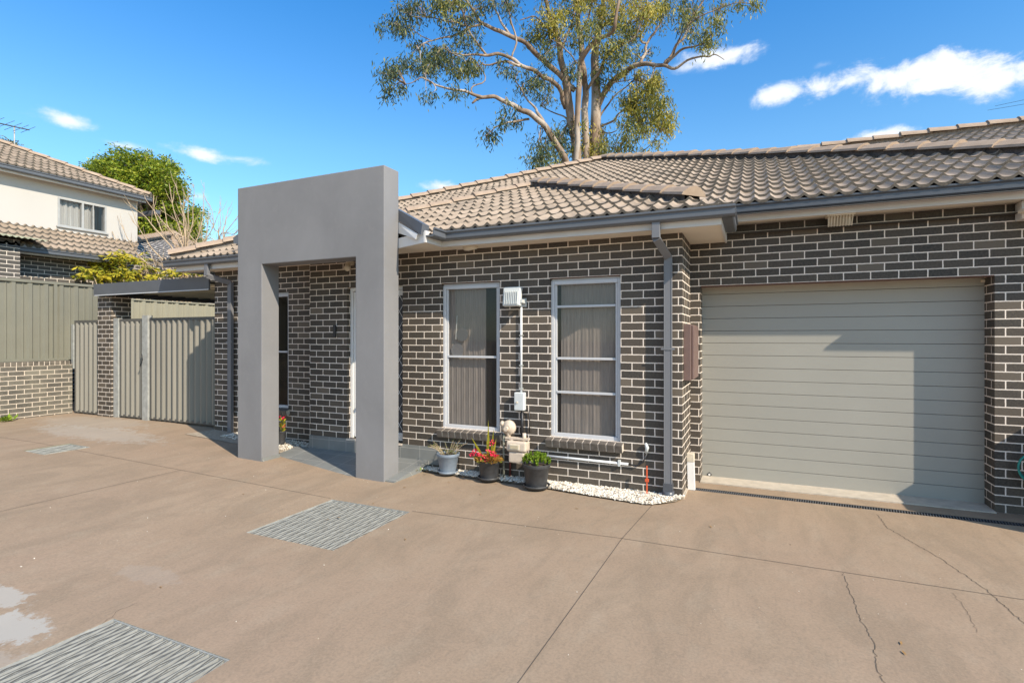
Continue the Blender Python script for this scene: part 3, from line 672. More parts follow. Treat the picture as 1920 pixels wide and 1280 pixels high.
def caps(a, b, parent, L=.40, r=.13, lift=.055, bed=None, bw=.19, bd=.16, name='ridge_cap'):
    a, b = Vector(a), Vector(b); d = (b - a); n = max(1, round(d.length / L)); d.normalize(); sd = d.cross(Vector((0, 0, 1))).normalized(); up = sd.cross(d).normalized(); mb = MB(); L = (b - a).length / n
    sec = [(-1.18, -.28), (-1.10, -.06), (-.54, .38), (0, .52), (.54, .38), (1.10, -.06), (1.18, -.28)]
    for i in range(n):
        s0 = a + d * (i * L - .02); s1 = a + d * ((i + 1) * L + .02); k0, k1 = (1.10, .94)
        jl = random.uniform(-.006, .006)
        q0 = [s0 + sd * x * r * k0 + up * (z * r * k0 + lift + .014 + jl) for x, z in sec]; q1 = [s1 + sd * x * r * k1 + up * (z * r * k1 + lift - .006 + jl) for x, z in sec]
        for k_ in range(6): mb.face([q0[k_], q0[k_ + 1], q1[k_ + 1], q1[k_]], False)
        mb.face(q0); mb.face(q1)
    o = mb.build(name, M['cap'], parent)
    m = MB(); q = [(-bw / 2, -bd), (-bw / 2 - .0, lift - .02), (bw / 2, lift - .02), (bw / 2, -bd)]
    A = [a + sd * x + Vector((0, 0, z)) for x, z in q]; Bv = [b + sd * x + Vector((0, 0, z)) for x, z in q]
    for k_ in range(4): m.face([A[k_], A[(k_ + 1) % 4], Bv[(k_ + 1) % 4], Bv[k_]])
    m.build('cap_bedding', bed or M['bedding'], parent); return o
roof = bpy.data.objects.new('roof', None); COL.objects.link(roof); roof.parent = house; roof.location = (0, 0, 0); roof.matrix_parent_inverse = Matrix.Translation(house.location).inverted()
AX, AY, AZ = -3.55, 13.65, 1.42 + TP * (13.65 - 6.16)
EY = 6.18
def rpart(o): 
    return o
# the roof is one part; its slopes, caps and bedding are its sub-parts
ht = AY - EY
front = [(AX - 5.95, AY - 5.95), (AX, AY), (AX + ht, EY), (AX - 1.0, EY), (AX - 5.95, EY + .2)]
tiles(front, (0, EY), (1, 0), (0, 1), 1.405, roof)
tiles([(AX, AY), (AX + ht, EY), (AX + ht, 19), (AX, 19)], (AX + ht, 0), (0, 1), (-1, 0), 1.405, roof, seg=4)
tiles([(AX - 5.95, AY - 5.95), (AX, AY), (AX, 19), (AX - 5.95, 19)], (AX - ht, 0), (0, 1), (1, 0), 1.405, roof, seg=4)
caps((AX + ht - .1, EY + .1, 1.42 + .06), (AX, AY, AZ + .02), roof, bd=.20)
caps((AX - 5.9, AY - 5.9, AZ - 5.9 * TP + .0), (AX, AY, AZ + .0), roof, bed=M['bedding_pale'])
# bay slopes: sit a hand above the main slope
dB = 3.25; bx1 = XR + .10; by = 5.39
tiles([(XBL + .07, by), (bx1, by), (bx1 - dB, by + dB)], (0, by), (1, 0), (0, 1), 1.225, roof)
tiles([(XBL + .07, by), (bx1 - dB, by + dB), (bx1 - dB - dB, by)], (0, by), (1, 0), (0, 1), 1.225, roof)
tiles([(-3.80, 5.32), (XBL + .07, 5.16), (XBL + .07, by), (-3.885, by), (-3.885, 5.36)], (0, by), (1, 0), (0, 1), 1.225, roof)
caps((bx1 - .40, by + .40, 1.235 + .19), (bx1 - dB, by + dB, 1.235 + TP * dB + .05), roof, r=.115, bd=.24, lift=.045)
caps((bx1 - dB - 2.6, by + dB - 2.6, 1.235 + TP * (dB - 2.6) + .01), (bx1 - dB, by + dB, 1.235 + TP * dB + .03), roof, r=.10, bed=M['bedding_pale'], lift=.02)
mb = MB(); mb.face([(bx1 - .02, by, 1.20), (bx1 - .02, by + .8, 1.52), (bx1 - .02, by + .8, 1.1), (bx1 - .02, by, 1.1)]); 
# left slope of the recessed wall
lx = -9.0; ly = 5.80
tiles([(lx, ly), (lx + 2.1, ly + 2.1), (-6.2, ly + 2.1), (-6.2, ly)], (0, ly), (1, 0), (0, 1), 1.262, roof)
tiles([(lx, ly), (lx + 2.1, ly + 2.1), (lx + 2.1, 15), (lx, 15)], (lx, 0), (0, 1), (1, 0), 1.262, roof, seg=4)
caps((lx + .1, ly + .1, 1.275 + .07), (lx + 2.1, ly + 2.1, 1.275 + 2.1 * TP + .07), roof, bed=M['bedding_pale'])
# solid under-roof (sarking) so that no light passes
mb = MB(); mb.face([(-8.0, 6.3, 1.16), (3.4, 6.5, 1.16), (3.4, 18, 1.16), (-8.0, 18, 1.16)]); mb.face([(AX - 4.5, EY, 1.30), (AX + ht, EY, 1.30), (AX, AY, AZ - .12), (AX - 5.6, AY - 5.7, AZ - 5.7 * TP - .12)])
mb.face([(bx1, by + .05, 1.17), (bx1 - dB, by + dB, 1.13 + TP * dB), (bx1 - 2 * dB, by + .28, 1.20), (XBL - .1, by + .28, 1.20), (XBL - .1, by + .05, 1.17)])
mb.build('sarking', M['room'], roof)
# neighbouring roof rising behind at the right (its wall and eave stand just right of the frame)
nb = thing('neighbour_house', (5, 8, -1.66), 'adjoining brick house at the right edge, its long tiled ridge rising behind the garage roof', 'house')
tiles([(-.86, 11.5), (14, 11.5), (14, 6.5), (3.6, 6.5), (.2, 9.7)], (0, 11.5 - 15 * .33), (1, 0), (0, 1), 3.46 - TP * 15 * .33, nb, name='tiled_roof', seg=6)
caps((-.86, 11.5, 3.46 + .03), (14, 11.5, 3.46 + .03), nb, bed=M['bedding_pale'])
mb = MB(); mb.box(3.3, 9, 6.425, 9, -1.72, 1.14); mb.build('wall', M['brick_garage'], nb)
mb = MB(); mb.box(2.205, 9, 6.175, 6.424, 1.14, 1.165); mb.build('eave', M['soffit'], nb)
mb = MB(); mb.box(2.235, 2.50, 6.43, 6.575, 1.09, 1.256); mb.build('eave_end', M['fascia'], nb, bevel=.01)
mb = MB(); mb.box(2.75, 3.6, 5.70, 6.57, -1.70, -.46); mb.build('shadow_wall', M['brick_garage'], nb)  # unseen low block added right of the frame to cast the low shadow
# ------------------------------------------------------------------ portal and porch
PX0, PX1, PY0, PY1, PT = -6.29, -3.89, 5.05, 5.33, 1.99
o = MB(); ix0, ix1, iz = -5.845, -4.305, .955
wall(o, [PX0, PX1], [-1.70, PT], [(ix0, ix1, -1.70, iz)], lambda u, v: (u, PY0, v), PY1 - PY0, (0, 1, 0))
portal = o.build('entry_portal', M['portal'], bevel=.010, seg=2); tag(portal, 'tall square grey rendered portal framing the front entry', 'portal')
po = MB()
for (a, b, c, d) in ((PX0 + .3, -3.85, PY0 + .02, YB - .012),):
    n = 6; b = -3.76; xs_ = [a + (b - a) * i / n for i in range(n + 1)]
    for i in range(n):
        x_, X_ = xs_[i], xs_[i + 1]
        po.face([(x_, c, -1.648), (X_, c, -1.648), (X_, d, -1.555), (x_, d, -1.555)]); po.face([(x_, c, -1.648), (X_, c, -1.648), (X_, c, -1.72), (x_, c, -1.72)])
    po.face([(b, c, -1.648), (b, d, -1.555), (b, d, -1.72), (b, c, -1.72)])
po = po.build('porch_floor', M['porch']); tag(po, kind='structure')
mb = MB(); mb.box(ix0 + .0005, ix0 + .010, PY0 + .004, PY1 + .004, -1.66, -1.565); o = mb.build('tile_skirting', M['porch'], portal); 
mb = MB(); mb.box(ix1 - .012, ix1 - .0005, PY0 + .03, PY0 + .045, -1.66, -1.57); o = mb.build('edge_trim', M['white'], portal)
# ------------------------------------------------------------------ gravel
def pebbles(poly, n, zt, seed, size=(.007, .016)):
    rr = random.Random(seed); V = []; Fc = []
    xs_ = [p[0] for p in poly]; ys_ = [p[1] for p in poly]
    def inside(x, y):
        c_ = False; j = len(poly) - 1
        for i in range(len(poly)):
            if (poly[i][1] > y) != (poly[j][1] > y) and x < (poly[j][0] - poly[i][0]) * (y - poly[i][1]) / (poly[j][1] - poly[i][1]) + poly[i][0]: c_ = not c_
            j = i
        return c_
    k_ = 0
    while k_ < n:
        x, y = rr.uniform(min(xs_), max(xs_)), rr.uniform(min(ys_), max(ys_))
        if not inside(x, y): continue
        k_ += 1; s = rr.uniform(*size); a = rr.uniform(0, pi); e_ = rr.uniform(.6, 1.0); b0 = len(V)
        z = zt(x, y) + rr.uniform(-.004, .008)
        for i in range(6):
            t_ = a + i * pi / 3; q = rr.uniform(.75, 1.15); V.append((x + cos(t_) * s * q, y + sin(t_) * s * e_ * q, z + rr.uniform(-.2, .2) * s))
        V.append((x + rr.uniform(-.3, .3) * s, y + rr.uniform(-.3, .3) * s, z + s * .7))
        for i in range(6): Fc.append((b0 + i, b0 + (i + 1) % 6, b0 + 6))
    return V, Fc
bed = [(-3.84, 5.63), (-3.3, 5.60), (-2.7, 5.58), (-2.37, 5.575), (-1.9, 5.51), (-1.5, 5.46), (-1.15, 5.42), (-.97, 5.41), (-.86, 5.48), (-.72, 5.63), (-.66, 5.785), (-3.84, 5.79)]
V, Fc = pebbles(bed, 6500, lambda x, y: -1.648 + .018 * min(1, (y - 5.4) / .2), 3)
V2, F2 = pebbles([(-7.7, 5.85), (-6.3, 5.66), (-5.85, 5.56), (-5.8, 6.15), (-7.7, 6.18)], 2000, lambda x, y: gz(x) + .014, 5)
n = len(V); V += V2; Fc += [tuple(i + n for i in f) for f in F2]
me = bpy.data.meshes.new('pebbles'); me.from_pydata(V, [], Fc); me.materials.append(M['pebble']); me.polygons.foreach_set('use_smooth', [False] * len(Fc))
o = bpy.data.objects.new('pebbles', me); COL.objects.link(o); tag(o, 'white pebbles spread along the foot of the brick wall', 'pebbles', kind='stuff')
mb = MB(); mb.face([(x, y, -1.645) for x, y in bed]); mb.face([(-8.3, 5.7, gz(-8.3) + .008), (-6.2, 5.55, gz(-6.2) + .008), (-5.8, 5.45, gz(-5.8) + .008), (-5.8, 6.18, gz(-5.8) + .008), (-8.25, 6.18, gz(-8.25) + .008)])
tag(mb.build('garden_bed', M['bed']), kind='structure')
# dead leaves
lv = MB(); rr = random.Random(11)
def leaf(mb, p, L, w, d, n_):
    d = Vector(d).normalized(); s_ = d.cross(Vector(n_)).normalized(); p = Vector(p)
    mb.face([p, p + d * L * .5 + s_ * w / 2, p + d * L, p + d * L * .5 - s_ * w / 2])
for i in range(60):
    x = rr.uniform(-3.8, -.8); y = rr.uniform(5.44, 5.74) - (.08 if x > -1.6 else 0) + .02; a = rr.uniform(0, 6.28)
    leaf(lv, (x, y, -1.618), rr.uniform(.02, .05), rr.uniform(.01, .02), (cos(a), sin(a), .2), (0, .2, 1))
for (px, py) in ((755, 915), (1077, 953), (1320, 868), (1335, 990), (700, 943), (610, 975), (1225, 905), (1262, 926), (1490, 937), (60, 805), (65, 812), (1612, 954), (845, 905), (900, 926), (455, 930), (300, 1100), (1690, 1210), (1700, 1230), (640, 970), (760, 1010)):
    x, y = gp(px, py); a = rr.uniform(0, 6.28); leaf(lv, (x, y, gz(x) + .006), rr.uniform(.03, .055), .014, (cos(a), sin(a), .05), (0, 0, 1))
tag(lv.build('fallen_leaves', M['dead']), 'dry brown leaves scattered over the pebbles and driveway', 'leaves', kind='stuff')

sp_ = MB(); rr = random.Random(44)
for i in range(170):
    x = rr.uniform(-8, 3); y = rr.uniform(.9, 5.2); a = rr.uniform(0, 6.28); q = rr.uniform(.0015, .0038) * (1 if rr.random() < .9 else 1.7)
    if any(g[0] < x < g[1] and g[2] < y < g[3] for g in grates): continue
    sp_.box(x - q, x + q, y - q * .6, y + q * .6, gz(x) - .001, gz(x) + q * .8, Matrix.Rotation(a, 3, 'Z'))
tag(sp_.build('grit', M['pebble']), 'fine pale grit scattered over the concrete', 'grit', kind='stuff')
# ------------------------------------------------------------------ wall fittings
t = thing('floodlight', (-2.55, YB, .47), 'grey ribbed floodlight on the brick between the two windows', 'floodlight')
mb = MB(); r_ = Matrix.Rotation(R(-8), 3, 'X'); mb.box(-2.665, -2.445, YB - .15, YB - .085, .36, .585, r_); mb.build('lamp_housing', M['light_grey'], t, bevel=.018, seg=3)
mb = MB()
for i in range(8): x = -2.635 + i * .0225; mb.box(x, x + .007, YB - .168, YB - .150, .385, .54, r_)
mb.build('cooling_fins', M['light_grey'], t)
mb = MB(); mb.box(-2.44, -2.425, YB - .14, YB - .01, .40, .44); mb.box(-2.52, -2.425, YB - .012, YB - .0005, .36, .46); mb.build('bracket', M['light_grey'], t)
t = thing('isolator_switch', (-2.49, YB, -.74), 'light grey switch box and conduit pipe below the floodlight', 'switch box')
mb = MB(); mb.tube([(-2.485, YB - .02, .40), (-2.485, YB - .02, -.64)], .0135, 12); mb.build('conduit', M['conduit'], t)
mb = MB(); mb.box(-2.555, -2.43, YB - .075, YB - .001, -.845, -.635); mb.build('switch_cover', M['light_grey'], t, bevel=.014, seg=3)
mb = MB(); mb.tube([(-2.515, YB - .085, -.75), (-2.515, YB - .07, -.75)], .012, 10); mb.build('screw', M['cream'], t)
for zz in (.02, -.33, -.60): MB().box(-2.505, -2.465, YB - .037, YB - .0005, zz, zz + .014).build('pipe_clip', M['galv'], t)
t = thing('gas_meter', (-2.48, YB - .1, -1.30), 'cream gas meter with round regulator and pipes between the windows', 'gas meter')
mb = MB(); mb.box(-2.60, -2.355, YB - .20, YB - .06, -1.30, -1.18); mb.build('meter_body', M['gas'], t, bevel=.03, seg=3)
mb = MB(); mb.box(-2.575, -2.38, YB - .19, YB - .07, -1.43, -1.301); mb.build('meter_base', M['gas'], t, bevel=.025, seg=3)
mb = MB(); mb.box(-2.555, -2.43, YB - .212, YB - .198, -1.275, -1.21); fr = mb.build('dial_frame', M['cream'], t, bevel=.006)
MB().box(-2.54, -2.445, YB - .216, YB - .2125, -1.262, -1.222).build('dial', plain('dial', (.48, .40, .27), .35), fr)
mb = MB(); mb.tube([(-2.60, YB - .17, -1.04), (-2.60, YB - .145, -1.04), (-2.60, YB - .14, -1.04), (-2.60, YB - .10, -1.04), (-2.60, YB - .09, -1.04), (-2.60, YB - .06, -1.04)], [.035, .05, .082, .086, .06, .04], 20)
mb.tube([(-2.60, YB - .21, -1.045), (-2.60, YB - .165, -1.045)], .026, 12); mb.tube([(-2.70, YB - .12, -.99), (-2.66, YB - .12, -1.01)], .03, 10); mb.build('regulator', M['gas'], t)
mb = MB(); mb.tube([(-2.60, YB - .12, -1.08), (-2.60, YB - .12, -1.15)], .024, 10); mb.bar((-2.63, YB - .13, -1.155), (-2.34, YB - .13, -1.155), .05, .022)
mb.tube([(-2.40, YB - .13, -1.09), (-2.40, YB - .13, -1.18)], [.022, .022], 10); mb.tube([(-2.55, YB - .13, -1.165), (-2.55, YB - .13, -1.19)], .024, 10); mb.build('manifold', M['gas'], t)
mb = MB(); mb.tube([(-2.66, YB - .12, -1.12), (-2.665, YB - .12, -1.30), (-2.665, YB - .12, -1.64)], .013, 8); mb.build('inlet_pipe', plain('copper_old', (.26, .25, .19), .7, .4, 30.), t)
mb = MB(); mb.tube([(-2.47, YB - .03, -.845), (-2.47, YB - .03, -1.18)], .018, 8); mb.tube([(-2.43, YB - .02, -.84), (-2.385, YB - .02, -.86), (-2.38, YB - .02, -1.10)], .006, 6); mb.build('black_cable', M['black'], t)
mb = MB(); mb.tube([(-2.62, YB - .04, -1.40), (-2.62, YB - .04, -1.64)], .012, 8); mb.build('red_pipe', plain('red_brown_pipe', (.16, .03, .02), .6), t)
mb = MB(); mb.box(-2.41, -2.36, YB - .10, YB - .02, -1.64, -1.43); mb.build('outlet_pipe', M['galv'], t)
t = thing('cable_conduit', (-1.7, YB, -1.35), 'white horizontal conduit with black cable below the right hand window', 'conduit')
mb = MB(); mb.tube([(-2.33, YB - .02, -1.348), (-1.235, YB - .02, -1.355)], .0135, 10); mb.build('conduit', M['conduit'], t)
mb = MB(); mb.tube([(-1.235, YB - .02, -1.355), (-1.15, YB - .02, -1.365), (-1.08, YB - .02, -1.32), (-1.04, YB - .02, -1.22)], .009, 8); mb.build('cable', M['black'], t)
mb = MB(); mb.tube([(-1.045, YB - .025, -1.22), (-1.035, YB - .03, -1.16), (-1.05, YB - .03, -1.11)], [.012, .022, .012], 8); mb.build('cable_cap', M['light_grey'], t)
MB().box(-1.345, -1.32, YB - .037, YB - .0005, -1.385, -1.32).build('pipe_clip', M['light_grey'], t)
mb = MB(); x = XonY(1213, 5.70); mb.bar((x, 5.70, -1.65), (x, 5.70, -1.335), .012, .012); mb.box(x - .018, x + .018, 5.69, 5.71, -1.50, -1.47)
tag(mb.build('marker_stake', M['orange']), 'thin orange marker stake standing in the pebbles beside the downpipe', 'stake')
t = thing('meter_box', (-.64, 6.2, -.15), 'narrow dark brown box on the brick return beside the garage', 'box')
MB().box(XC + .001, XC + .075, 5.90, 6.50, -.45, .14).build('box_body', M['brown_box'], t, bevel=.006)
MB().box(XC + .077, XC + .098, 5.955, 6.49, -.44, .13).build('box_lid', M['brown_box'], t, bevel=.006)
t = thing('white_pipe', (-.66, 6.2, -1.66), 'white square pipe with beige cap beside the garage door', 'pipe')
mb = MB(); mb.bar((-.628, 6.18, -1.66), (-.640, 6.20, -1.36), .075, .055, up=(0, 1, 0)); mb.build('pipe', M['white'], t, bevel=.004)
mb = MB(); mb.box(-.682, -.602, 6.17, 6.24, -1.36, -1.265); mb.build('cap', M['cream'], t, bevel=.008)
t = thing('security_camera', (-2.9, 5.6, BS), 'small cream security camera under the eave above the left window', 'camera')
a = W(871, 465, 6.45); b = W(893, 461, 6.35); mb = MB(); mb.tube([a, a + (b - a) * .3, b], [.032, .042, .036], 14); mb.bar(b + Vector((-.04, .03, .02)), b + Vector((-.05, .06, .09)), .03, .03); mb.build('camera_body', M['cream'], t)
mb = MB(); mb.tube([a + (a - b).normalized() * .004, a + (a - b).normalized() * .001], .027, 14); mb.build('lens', M['black'], t)
t = thing('wall_light', (-5.1, YB - .1, 1.0), 'small cream spotlight above the front door', 'light')
a = W(652, 496, 7.25); mb = MB(); mb.tube([a, a + Vector((.02, -.03, -.05)), a + Vector((.03, -.045, -.075))], [.03, .045, .03], 12); mb.box(a.x - .05, a.x + .03, a.y + .02, YB - .001, a.z - .0, a.z + .05); mb.build('lamp', M['cream'], t)
x, z = XonY(629, YB), .09; mb = MB(); mb.box(x - .022, x + .022, YB - .03, YB - .0005, z - .085, z + .085); d_ = mb.build('door_bell', M['black'], bevel=.012, seg=2); tag(d_, 'small black door bell on dark brick left of the front door', 'door bell')
t = thing('garden_hose', (2.37, 6.5, -1.2), 'teal hose coil hanging on the brick at the right edge', 'hose')
mb = MB(); c = (2.375, 6.50, -1.20)
for q in range(4): mb.tube([(c[0] + (.15 - .006 * q) * cos(a_ * pi / 16), 6.50 + .018 * q - .03, c[2] + (.15 - .006 * q) * sin(a_ * pi / 16)) for a_ in range(33)], .009, 8, False)
mb.build('hose_coil', M['teal'], t); MB().box(2.40, 2.46, 6.47, 6.579, -1.10, -1.04).build('hook', M['black'], t)

# ------------------------------------------------------------------ potted plants
def pot(name, c, r0, r1, h, mat, label, saucer=True, cat='potted plant'):
    t = thing(name, c, label, cat, 'potted plants on the pebbles'); m = MB()
    m.lathe(c, [(r0 * .98, 0), (r0, .01), (r1 * .94, h * .82), (r1, h * .84), (r1 * 1.03, h * .9), (r1 * 1.05, h * .985), (r1 * 1.05, h), (r1 * .97, h), (r1 * .93, h * .88)], 32)
    p = m.build('pot', mat, t)
    m = MB(); m.lathe(c, [(.001, h * .88), (r1 * .95, h * .88)], 24); m.build('soil', M['soil'], t)
    if saucer: m = MB(); m.lathe(c, [(.001, -.005), (r0 * 1.15, -.005), (r0 * 1.32, .028), (r0 * 1.27, .028), (r0 * 1.1, .004)], 28); m.build('saucer', mat, t)
    return t
zb = -1.625; rr = random.Random(21)
c1 = (-3.38, 5.62, zb); t = pot('potted_succulent', c1, .095, .135, .235, M['pot_blue'], 'blue-grey pot of sparse trailing succulent stems on the pebbles')
m = MB(); st = MB()
for i in range(26):
    a = rr.uniform(0, 6.28); r = rr.uniform(.02, .11); p = Vector((c1[0] + cos(a) * r, c1[1] + sin(a) * r, zb + .21)); pts = [p]
    L = rr.choice((.06, .1, .14, .2)); dv = Vector((cos(a) * .5 - .12, sin(a) * .3, 1)).normalized(); droop = rr.uniform(.0, .28)
    for q in range(7): pts.append(pts[-1] + dv * L / 7); dv = (dv + Vector((cos(a) * .12, sin(a) * .1, -droop * .5))).normalized()
    st.tube(pts, .0025, 5)
    for p in pts[1:]:
        for q in range(4): leaf(m, p, rr.uniform(.014, .028), .007, (rr.uniform(-1, 1), rr.uniform(-1, 1), rr.uniform(.1, 1)), (rr.uniform(-1, 1), .3, .5))
st.build('stems', M['bare'], t); m.build('leaves', M['succ'], t)
c2 = (-2.80, 5.57, zb); t = pot('potted_flowers', c2, .10, .13, .215, M['pot_black'], 'black pot of red flowers, rusty leaves and two tall green blades')
m = MB(); fl = MB(); sp_ = MB()
for i in range(240):
    a = rr.uniform(0, 6.28); r = .14 * math.sqrt(rr.random()); p = (c2[0] + cos(a) * r, c2[1] + sin(a) * r, zb + .20 + rr.uniform(0, .10) * (1 - r / .2)); leaf(m, p, rr.uniform(.035, .06), rr.uniform(.025, .04), (cos(a), sin(a), rr.uniform(-.2, .9)), (rr.uniform(-.5, .5), -.5, 1))
for (ox, oy, oz, n) in ((-.19, -.02, .27, 22), (-.22, 0, .24, 14), (-.15, -.04, .31, 18), (-.10, -.05, .27, 26), (-.03, -.06, .25, 22), (.03, -.03, .33, 22), (.06, -.04, .29, 26), (.09, -.02, .28, 20), (.05, 0, .41, 20), (.02, -.08, .24, 16), (-.07, -.08, .29, 14)):
    fl = MB()
    for i in range(n):
        p = (c2[0] + ox + rr.gauss(0, .014), c2[1] + oy + rr.gauss(0, .014), zb + oz + rr.gauss(0, .012)); leaf(fl, p, rr.uniform(.015, .028), .02, (rr.uniform(-1, 1), rr.uniform(-1, 0), rr.uniform(-.3, 1)), (rr.uniform(-1, 1), -1, .6))
    fl.build('flower_head', M['red'], t)
for (x_, a_, L) in ((-.01, (.0, 0, 1), .50), (.02, (.10, 0, 1), .40), (-.04, (-.62, -.1, 1), .34), (.03, (.22, 0, 1), .30), (0, (-.12, 0, 1), .26)):
    leaf(sp_, (c2[0] + x_, c2[1], zb + .18), L, .032, a_, (0, -1, .1))
m.build('leaves', M['rust_leaf'], t); sp_.build('blades', M['shrub'], t)
c3 = (-2.185, 5.50, zb - .005); t = pot('potted_shrub', c3, .115, .15, .255, M['pot_black'], 'black pot with a dense mound of fresh green leaves')
m = MB()
for i in range(95):
    a = rr.uniform(0, 6.28); r = .145 * math.sqrt(rr.random()); z = zb + .235 + .075 * (1 - (r / .17) ** 2) + rr.uniform(-.02, .035); c_ = Vector((c3[0] + cos(a) * r, c3[1] + sin(a) * r, z))
    tl = Vector((cos(a) * r * 3, sin(a) * r * 3, 1)).normalized()
    for q in range(14):
        b_ = q * 2.4; L = .03; dv = Vector((cos(b_), sin(b_), .25 + q * .09)) + tl * .7; leaf(m, c_ + tl * q * .002, L, .015, dv, tl)
m.build('leaves', M['box_leaf'], t)
c4 = (-6.38, 5.86, -1.56); t = thing('potted_seedling', c4, 'slim black pot with a red-tipped plant seen through the portal', 'potted plant')
m = MB(); m.lathe(c4, [(.05, 0), (.065, .17), (.072, .18), (.06, .18), (.055, .15)], 20); m.build('pot', M['pot_black'], t); m = MB(); f_ = MB()
for i in range(46):
    a = rr.uniform(0, 6.28); h_ = rr.uniform(0, .2); leaf(m, (c4[0] + .02, c4[1], c4[2] + .16 + h_), .07, .025, (cos(a), sin(a), .8), (0, -1, .3))
for (ox, oz) in ((.0, .40), (.06, .38), (.09, .40), (.09, .27)):
    f_ = MB()
    for i in range(9): leaf(f_, (c4[0] + ox + rr.gauss(0, .01), c4[1] - .02, c4[2] + oz + rr.gauss(0, .008)), .025, .02, (rr.uniform(-1, 1), -.5, rr.uniform(-1, 1)), (0, -1, 0))
    f_.build('flower_head', M['red'], t)
m.build('leaves', M['shrub'], t)
m = MB(); p0 = gp(8, 784, -1.51); 
for i in range(26): a = rr.uniform(0, 6.28); leaf(m, (-12.34 + rr.uniform(-.05, .1), 5.12 + rr.uniform(-.12, .12), -1.50), rr.uniform(.10, .20), .06, (cos(a) * .8 + .3, sin(a), rr.uniform(.3, .9)), (0, -.2, 1))
tag(m.build('weed', M['box_leaf']), 'leafy green weed at the foot of the low brick wall', 'weed')
m = MB()
for i in range(22): a = rr.uniform(0, 6.28); leaf(m, (-3.78 + rr.uniform(-.06, .06), 5.60 + rr.uniform(-.05, .05), -1.63), rr.uniform(.03, .07), .02, (cos(a), sin(a), rr.uniform(.2, .9)), (0, 0, 1))
tag(m.build('weed', M['box_leaf']), 'tiny green weed at the corner of the tiled porch', 'weed')

# ------------------------------------------------------------------ left side: fence, gates, carport
def sheet(mb, a, b, z0, z1, pitch, dep, out, top2=None, phase=0, prof=None):
    a, b, out = Vector((*a, 0)), Vector((*b, 0)), Vector((*out, 0)); L = (b - a).length; d = (b - a).normalized()
    pr = prof or [(0, 0), (.34, 0), (.5, 1), (.84, 1)]; pts = []; x = -pitch * phase
    while x < L + pitch:
        for t_, h_ in pr:
            q = x + t_ * pitch
            if 0 <= q <= L: pts.append((q, h_))
        x += pitch
    pts = [(0, pts[0][1])] + pts + [(L, pts[-1][1])]
    for (p, h0), (q, h1) in zip(pts, pts[1:]):
        if q - p < 1e-5: continue
        A, B_ = a + d * p + out * dep * h0, a + d * q + out * dep * h1
        mb.face([(A.x, A.y, z0), (B_.x, B_.y, z0), (B_.x, B_.y, z1), (A.x, A.y, z1)])
FX = -12.5
rw = MB(); rw.box(FX - .22, FX, -3, 6.24, -1.75, -.535); o = rw.build('retaining_wall', M['brick_old']); tag(o, 'low weathered brick wall under the tall steel fence', 'wall')
rw = MB(); y = -3.0; 
while y < 6.2: rw.box(FX - .225, FX + .004, y + .005, y + .081, -.5345, -.452); y += .086
rw.build('header_course', M['sill_old'] if 'sill_old' in M else plain('weathered_header', (.13, .11, .085), .85, .45, 9., bump=.3), o, bevel=.003, seg=1)
rw = MB(); rw.box(FX - .22, FX - .001, -3, 6.2, -.534, -.458); rw.build('mortar_bed', M['mortar'], o)
fn = thing('boundary_fence', (FX, 2, -.45), 'tall olive-grey sheet steel fence standing on the low brick wall', 'fence')
fp = [(0, 0), (.2, 0), (.26, .6), (.32, 0), (.46, 0), (.55, 1), (.78, 1), (.87, 0)]
mb = MB(); sheet(mb, (FX - .1, -3), (FX - .1, 6.95), -.44, 1.055, .255, .03, (1, 0), prof=fp); mb.build('steel_sheet', M['fence'], fn)
mb = MB(); mb.box(FX - .13, FX - .055, -3, 6.97, 1.05, 1.10); mb.box(FX - .13, FX - .055, -3, 6.2, -.448, -.40)
for y in (5.955, 3.6, 1.2, -1.2): mb.box(FX - .135, FX - .05, y, y + .055, -.44, 1.048)
mb.build('fence_rail', M['fence'], fn)
mb = MB(); mb.box(FX - .06, FX + .01, 6.25, 6.30, -.62, .27); mb.build('fence_post', M['galv'], fn)
fn2 = thing('side_fence', (FX, 9, -1.5), 'pale sheet steel fence running back under the carport', 'fence')
mb = MB(); sheet(mb, (FX - .08, 6.99), (FX - .08, 16), -1.6, .83, .255, .03, (1, 0), prof=fp); mb.build('steel_sheet', M['fence_pale'], fn2)
MB().box(FX - .12, FX - .04, 6.99, 16, .83, .86).build('fence_rail', M['fence_pale'], fn2)
GY = 6.30; gp_ = [(0, 0), (.10, 0), (.40, 1), (.60, 1), (.90, 0)]
def panel(name, x0, x1, zt, label, cat, gr=None):
    t = thing(name, ((x0 + x1) / 2, GY, -1.5), label, cat, gr); m = MB(); sheet(m, (x0 + .015, GY), (x1 - .015, GY), -1.47, zt - .05, .148, .064, (0, -1), prof=gp_); m.build('steel_sheet', M['gate'], t)
    m = MB(); m.box(x0, x1, GY - .045, GY + .03, zt - .055, zt); m.box(x0, x1, GY - .045, GY + .03, -1.49, -1.445); m.box(x0, x0 + .03, GY - .04, GY + .02, -1.444, zt - .056); m.box(x1 - .03, x1, GY - .04, GY + .02, -1.444, zt - .056)
    m.build('frame', M['gate_dark'], t); return t
panel('fence_panel', -12.46, -11.61, .345, 'narrow fixed steel panel between the brick wall and brick pier', 'fence panel')
panel('gate', -10.985, -10.27, .355, 'narrow ribbed steel gate leaf between two galvanised posts', 'gate', 'ribbed steel side gates')
g2 = panel('gate', -10.09, -8.285, .36, 'wide ribbed steel gate leaf beside the house', 'gate', 'ribbed steel side gates')
m = MB(); m.box(-9.98, -9.965, GY - .055, GY - .045, .35, .40)
t = tag(MB().box(-11.145, -10.995, GY - .06, GY + .03, -1.56, .37).build('gate_post', M['galv'], bevel=.004), 'galvanised gate post against the brick pier', 'post', 'galvanised gate posts')
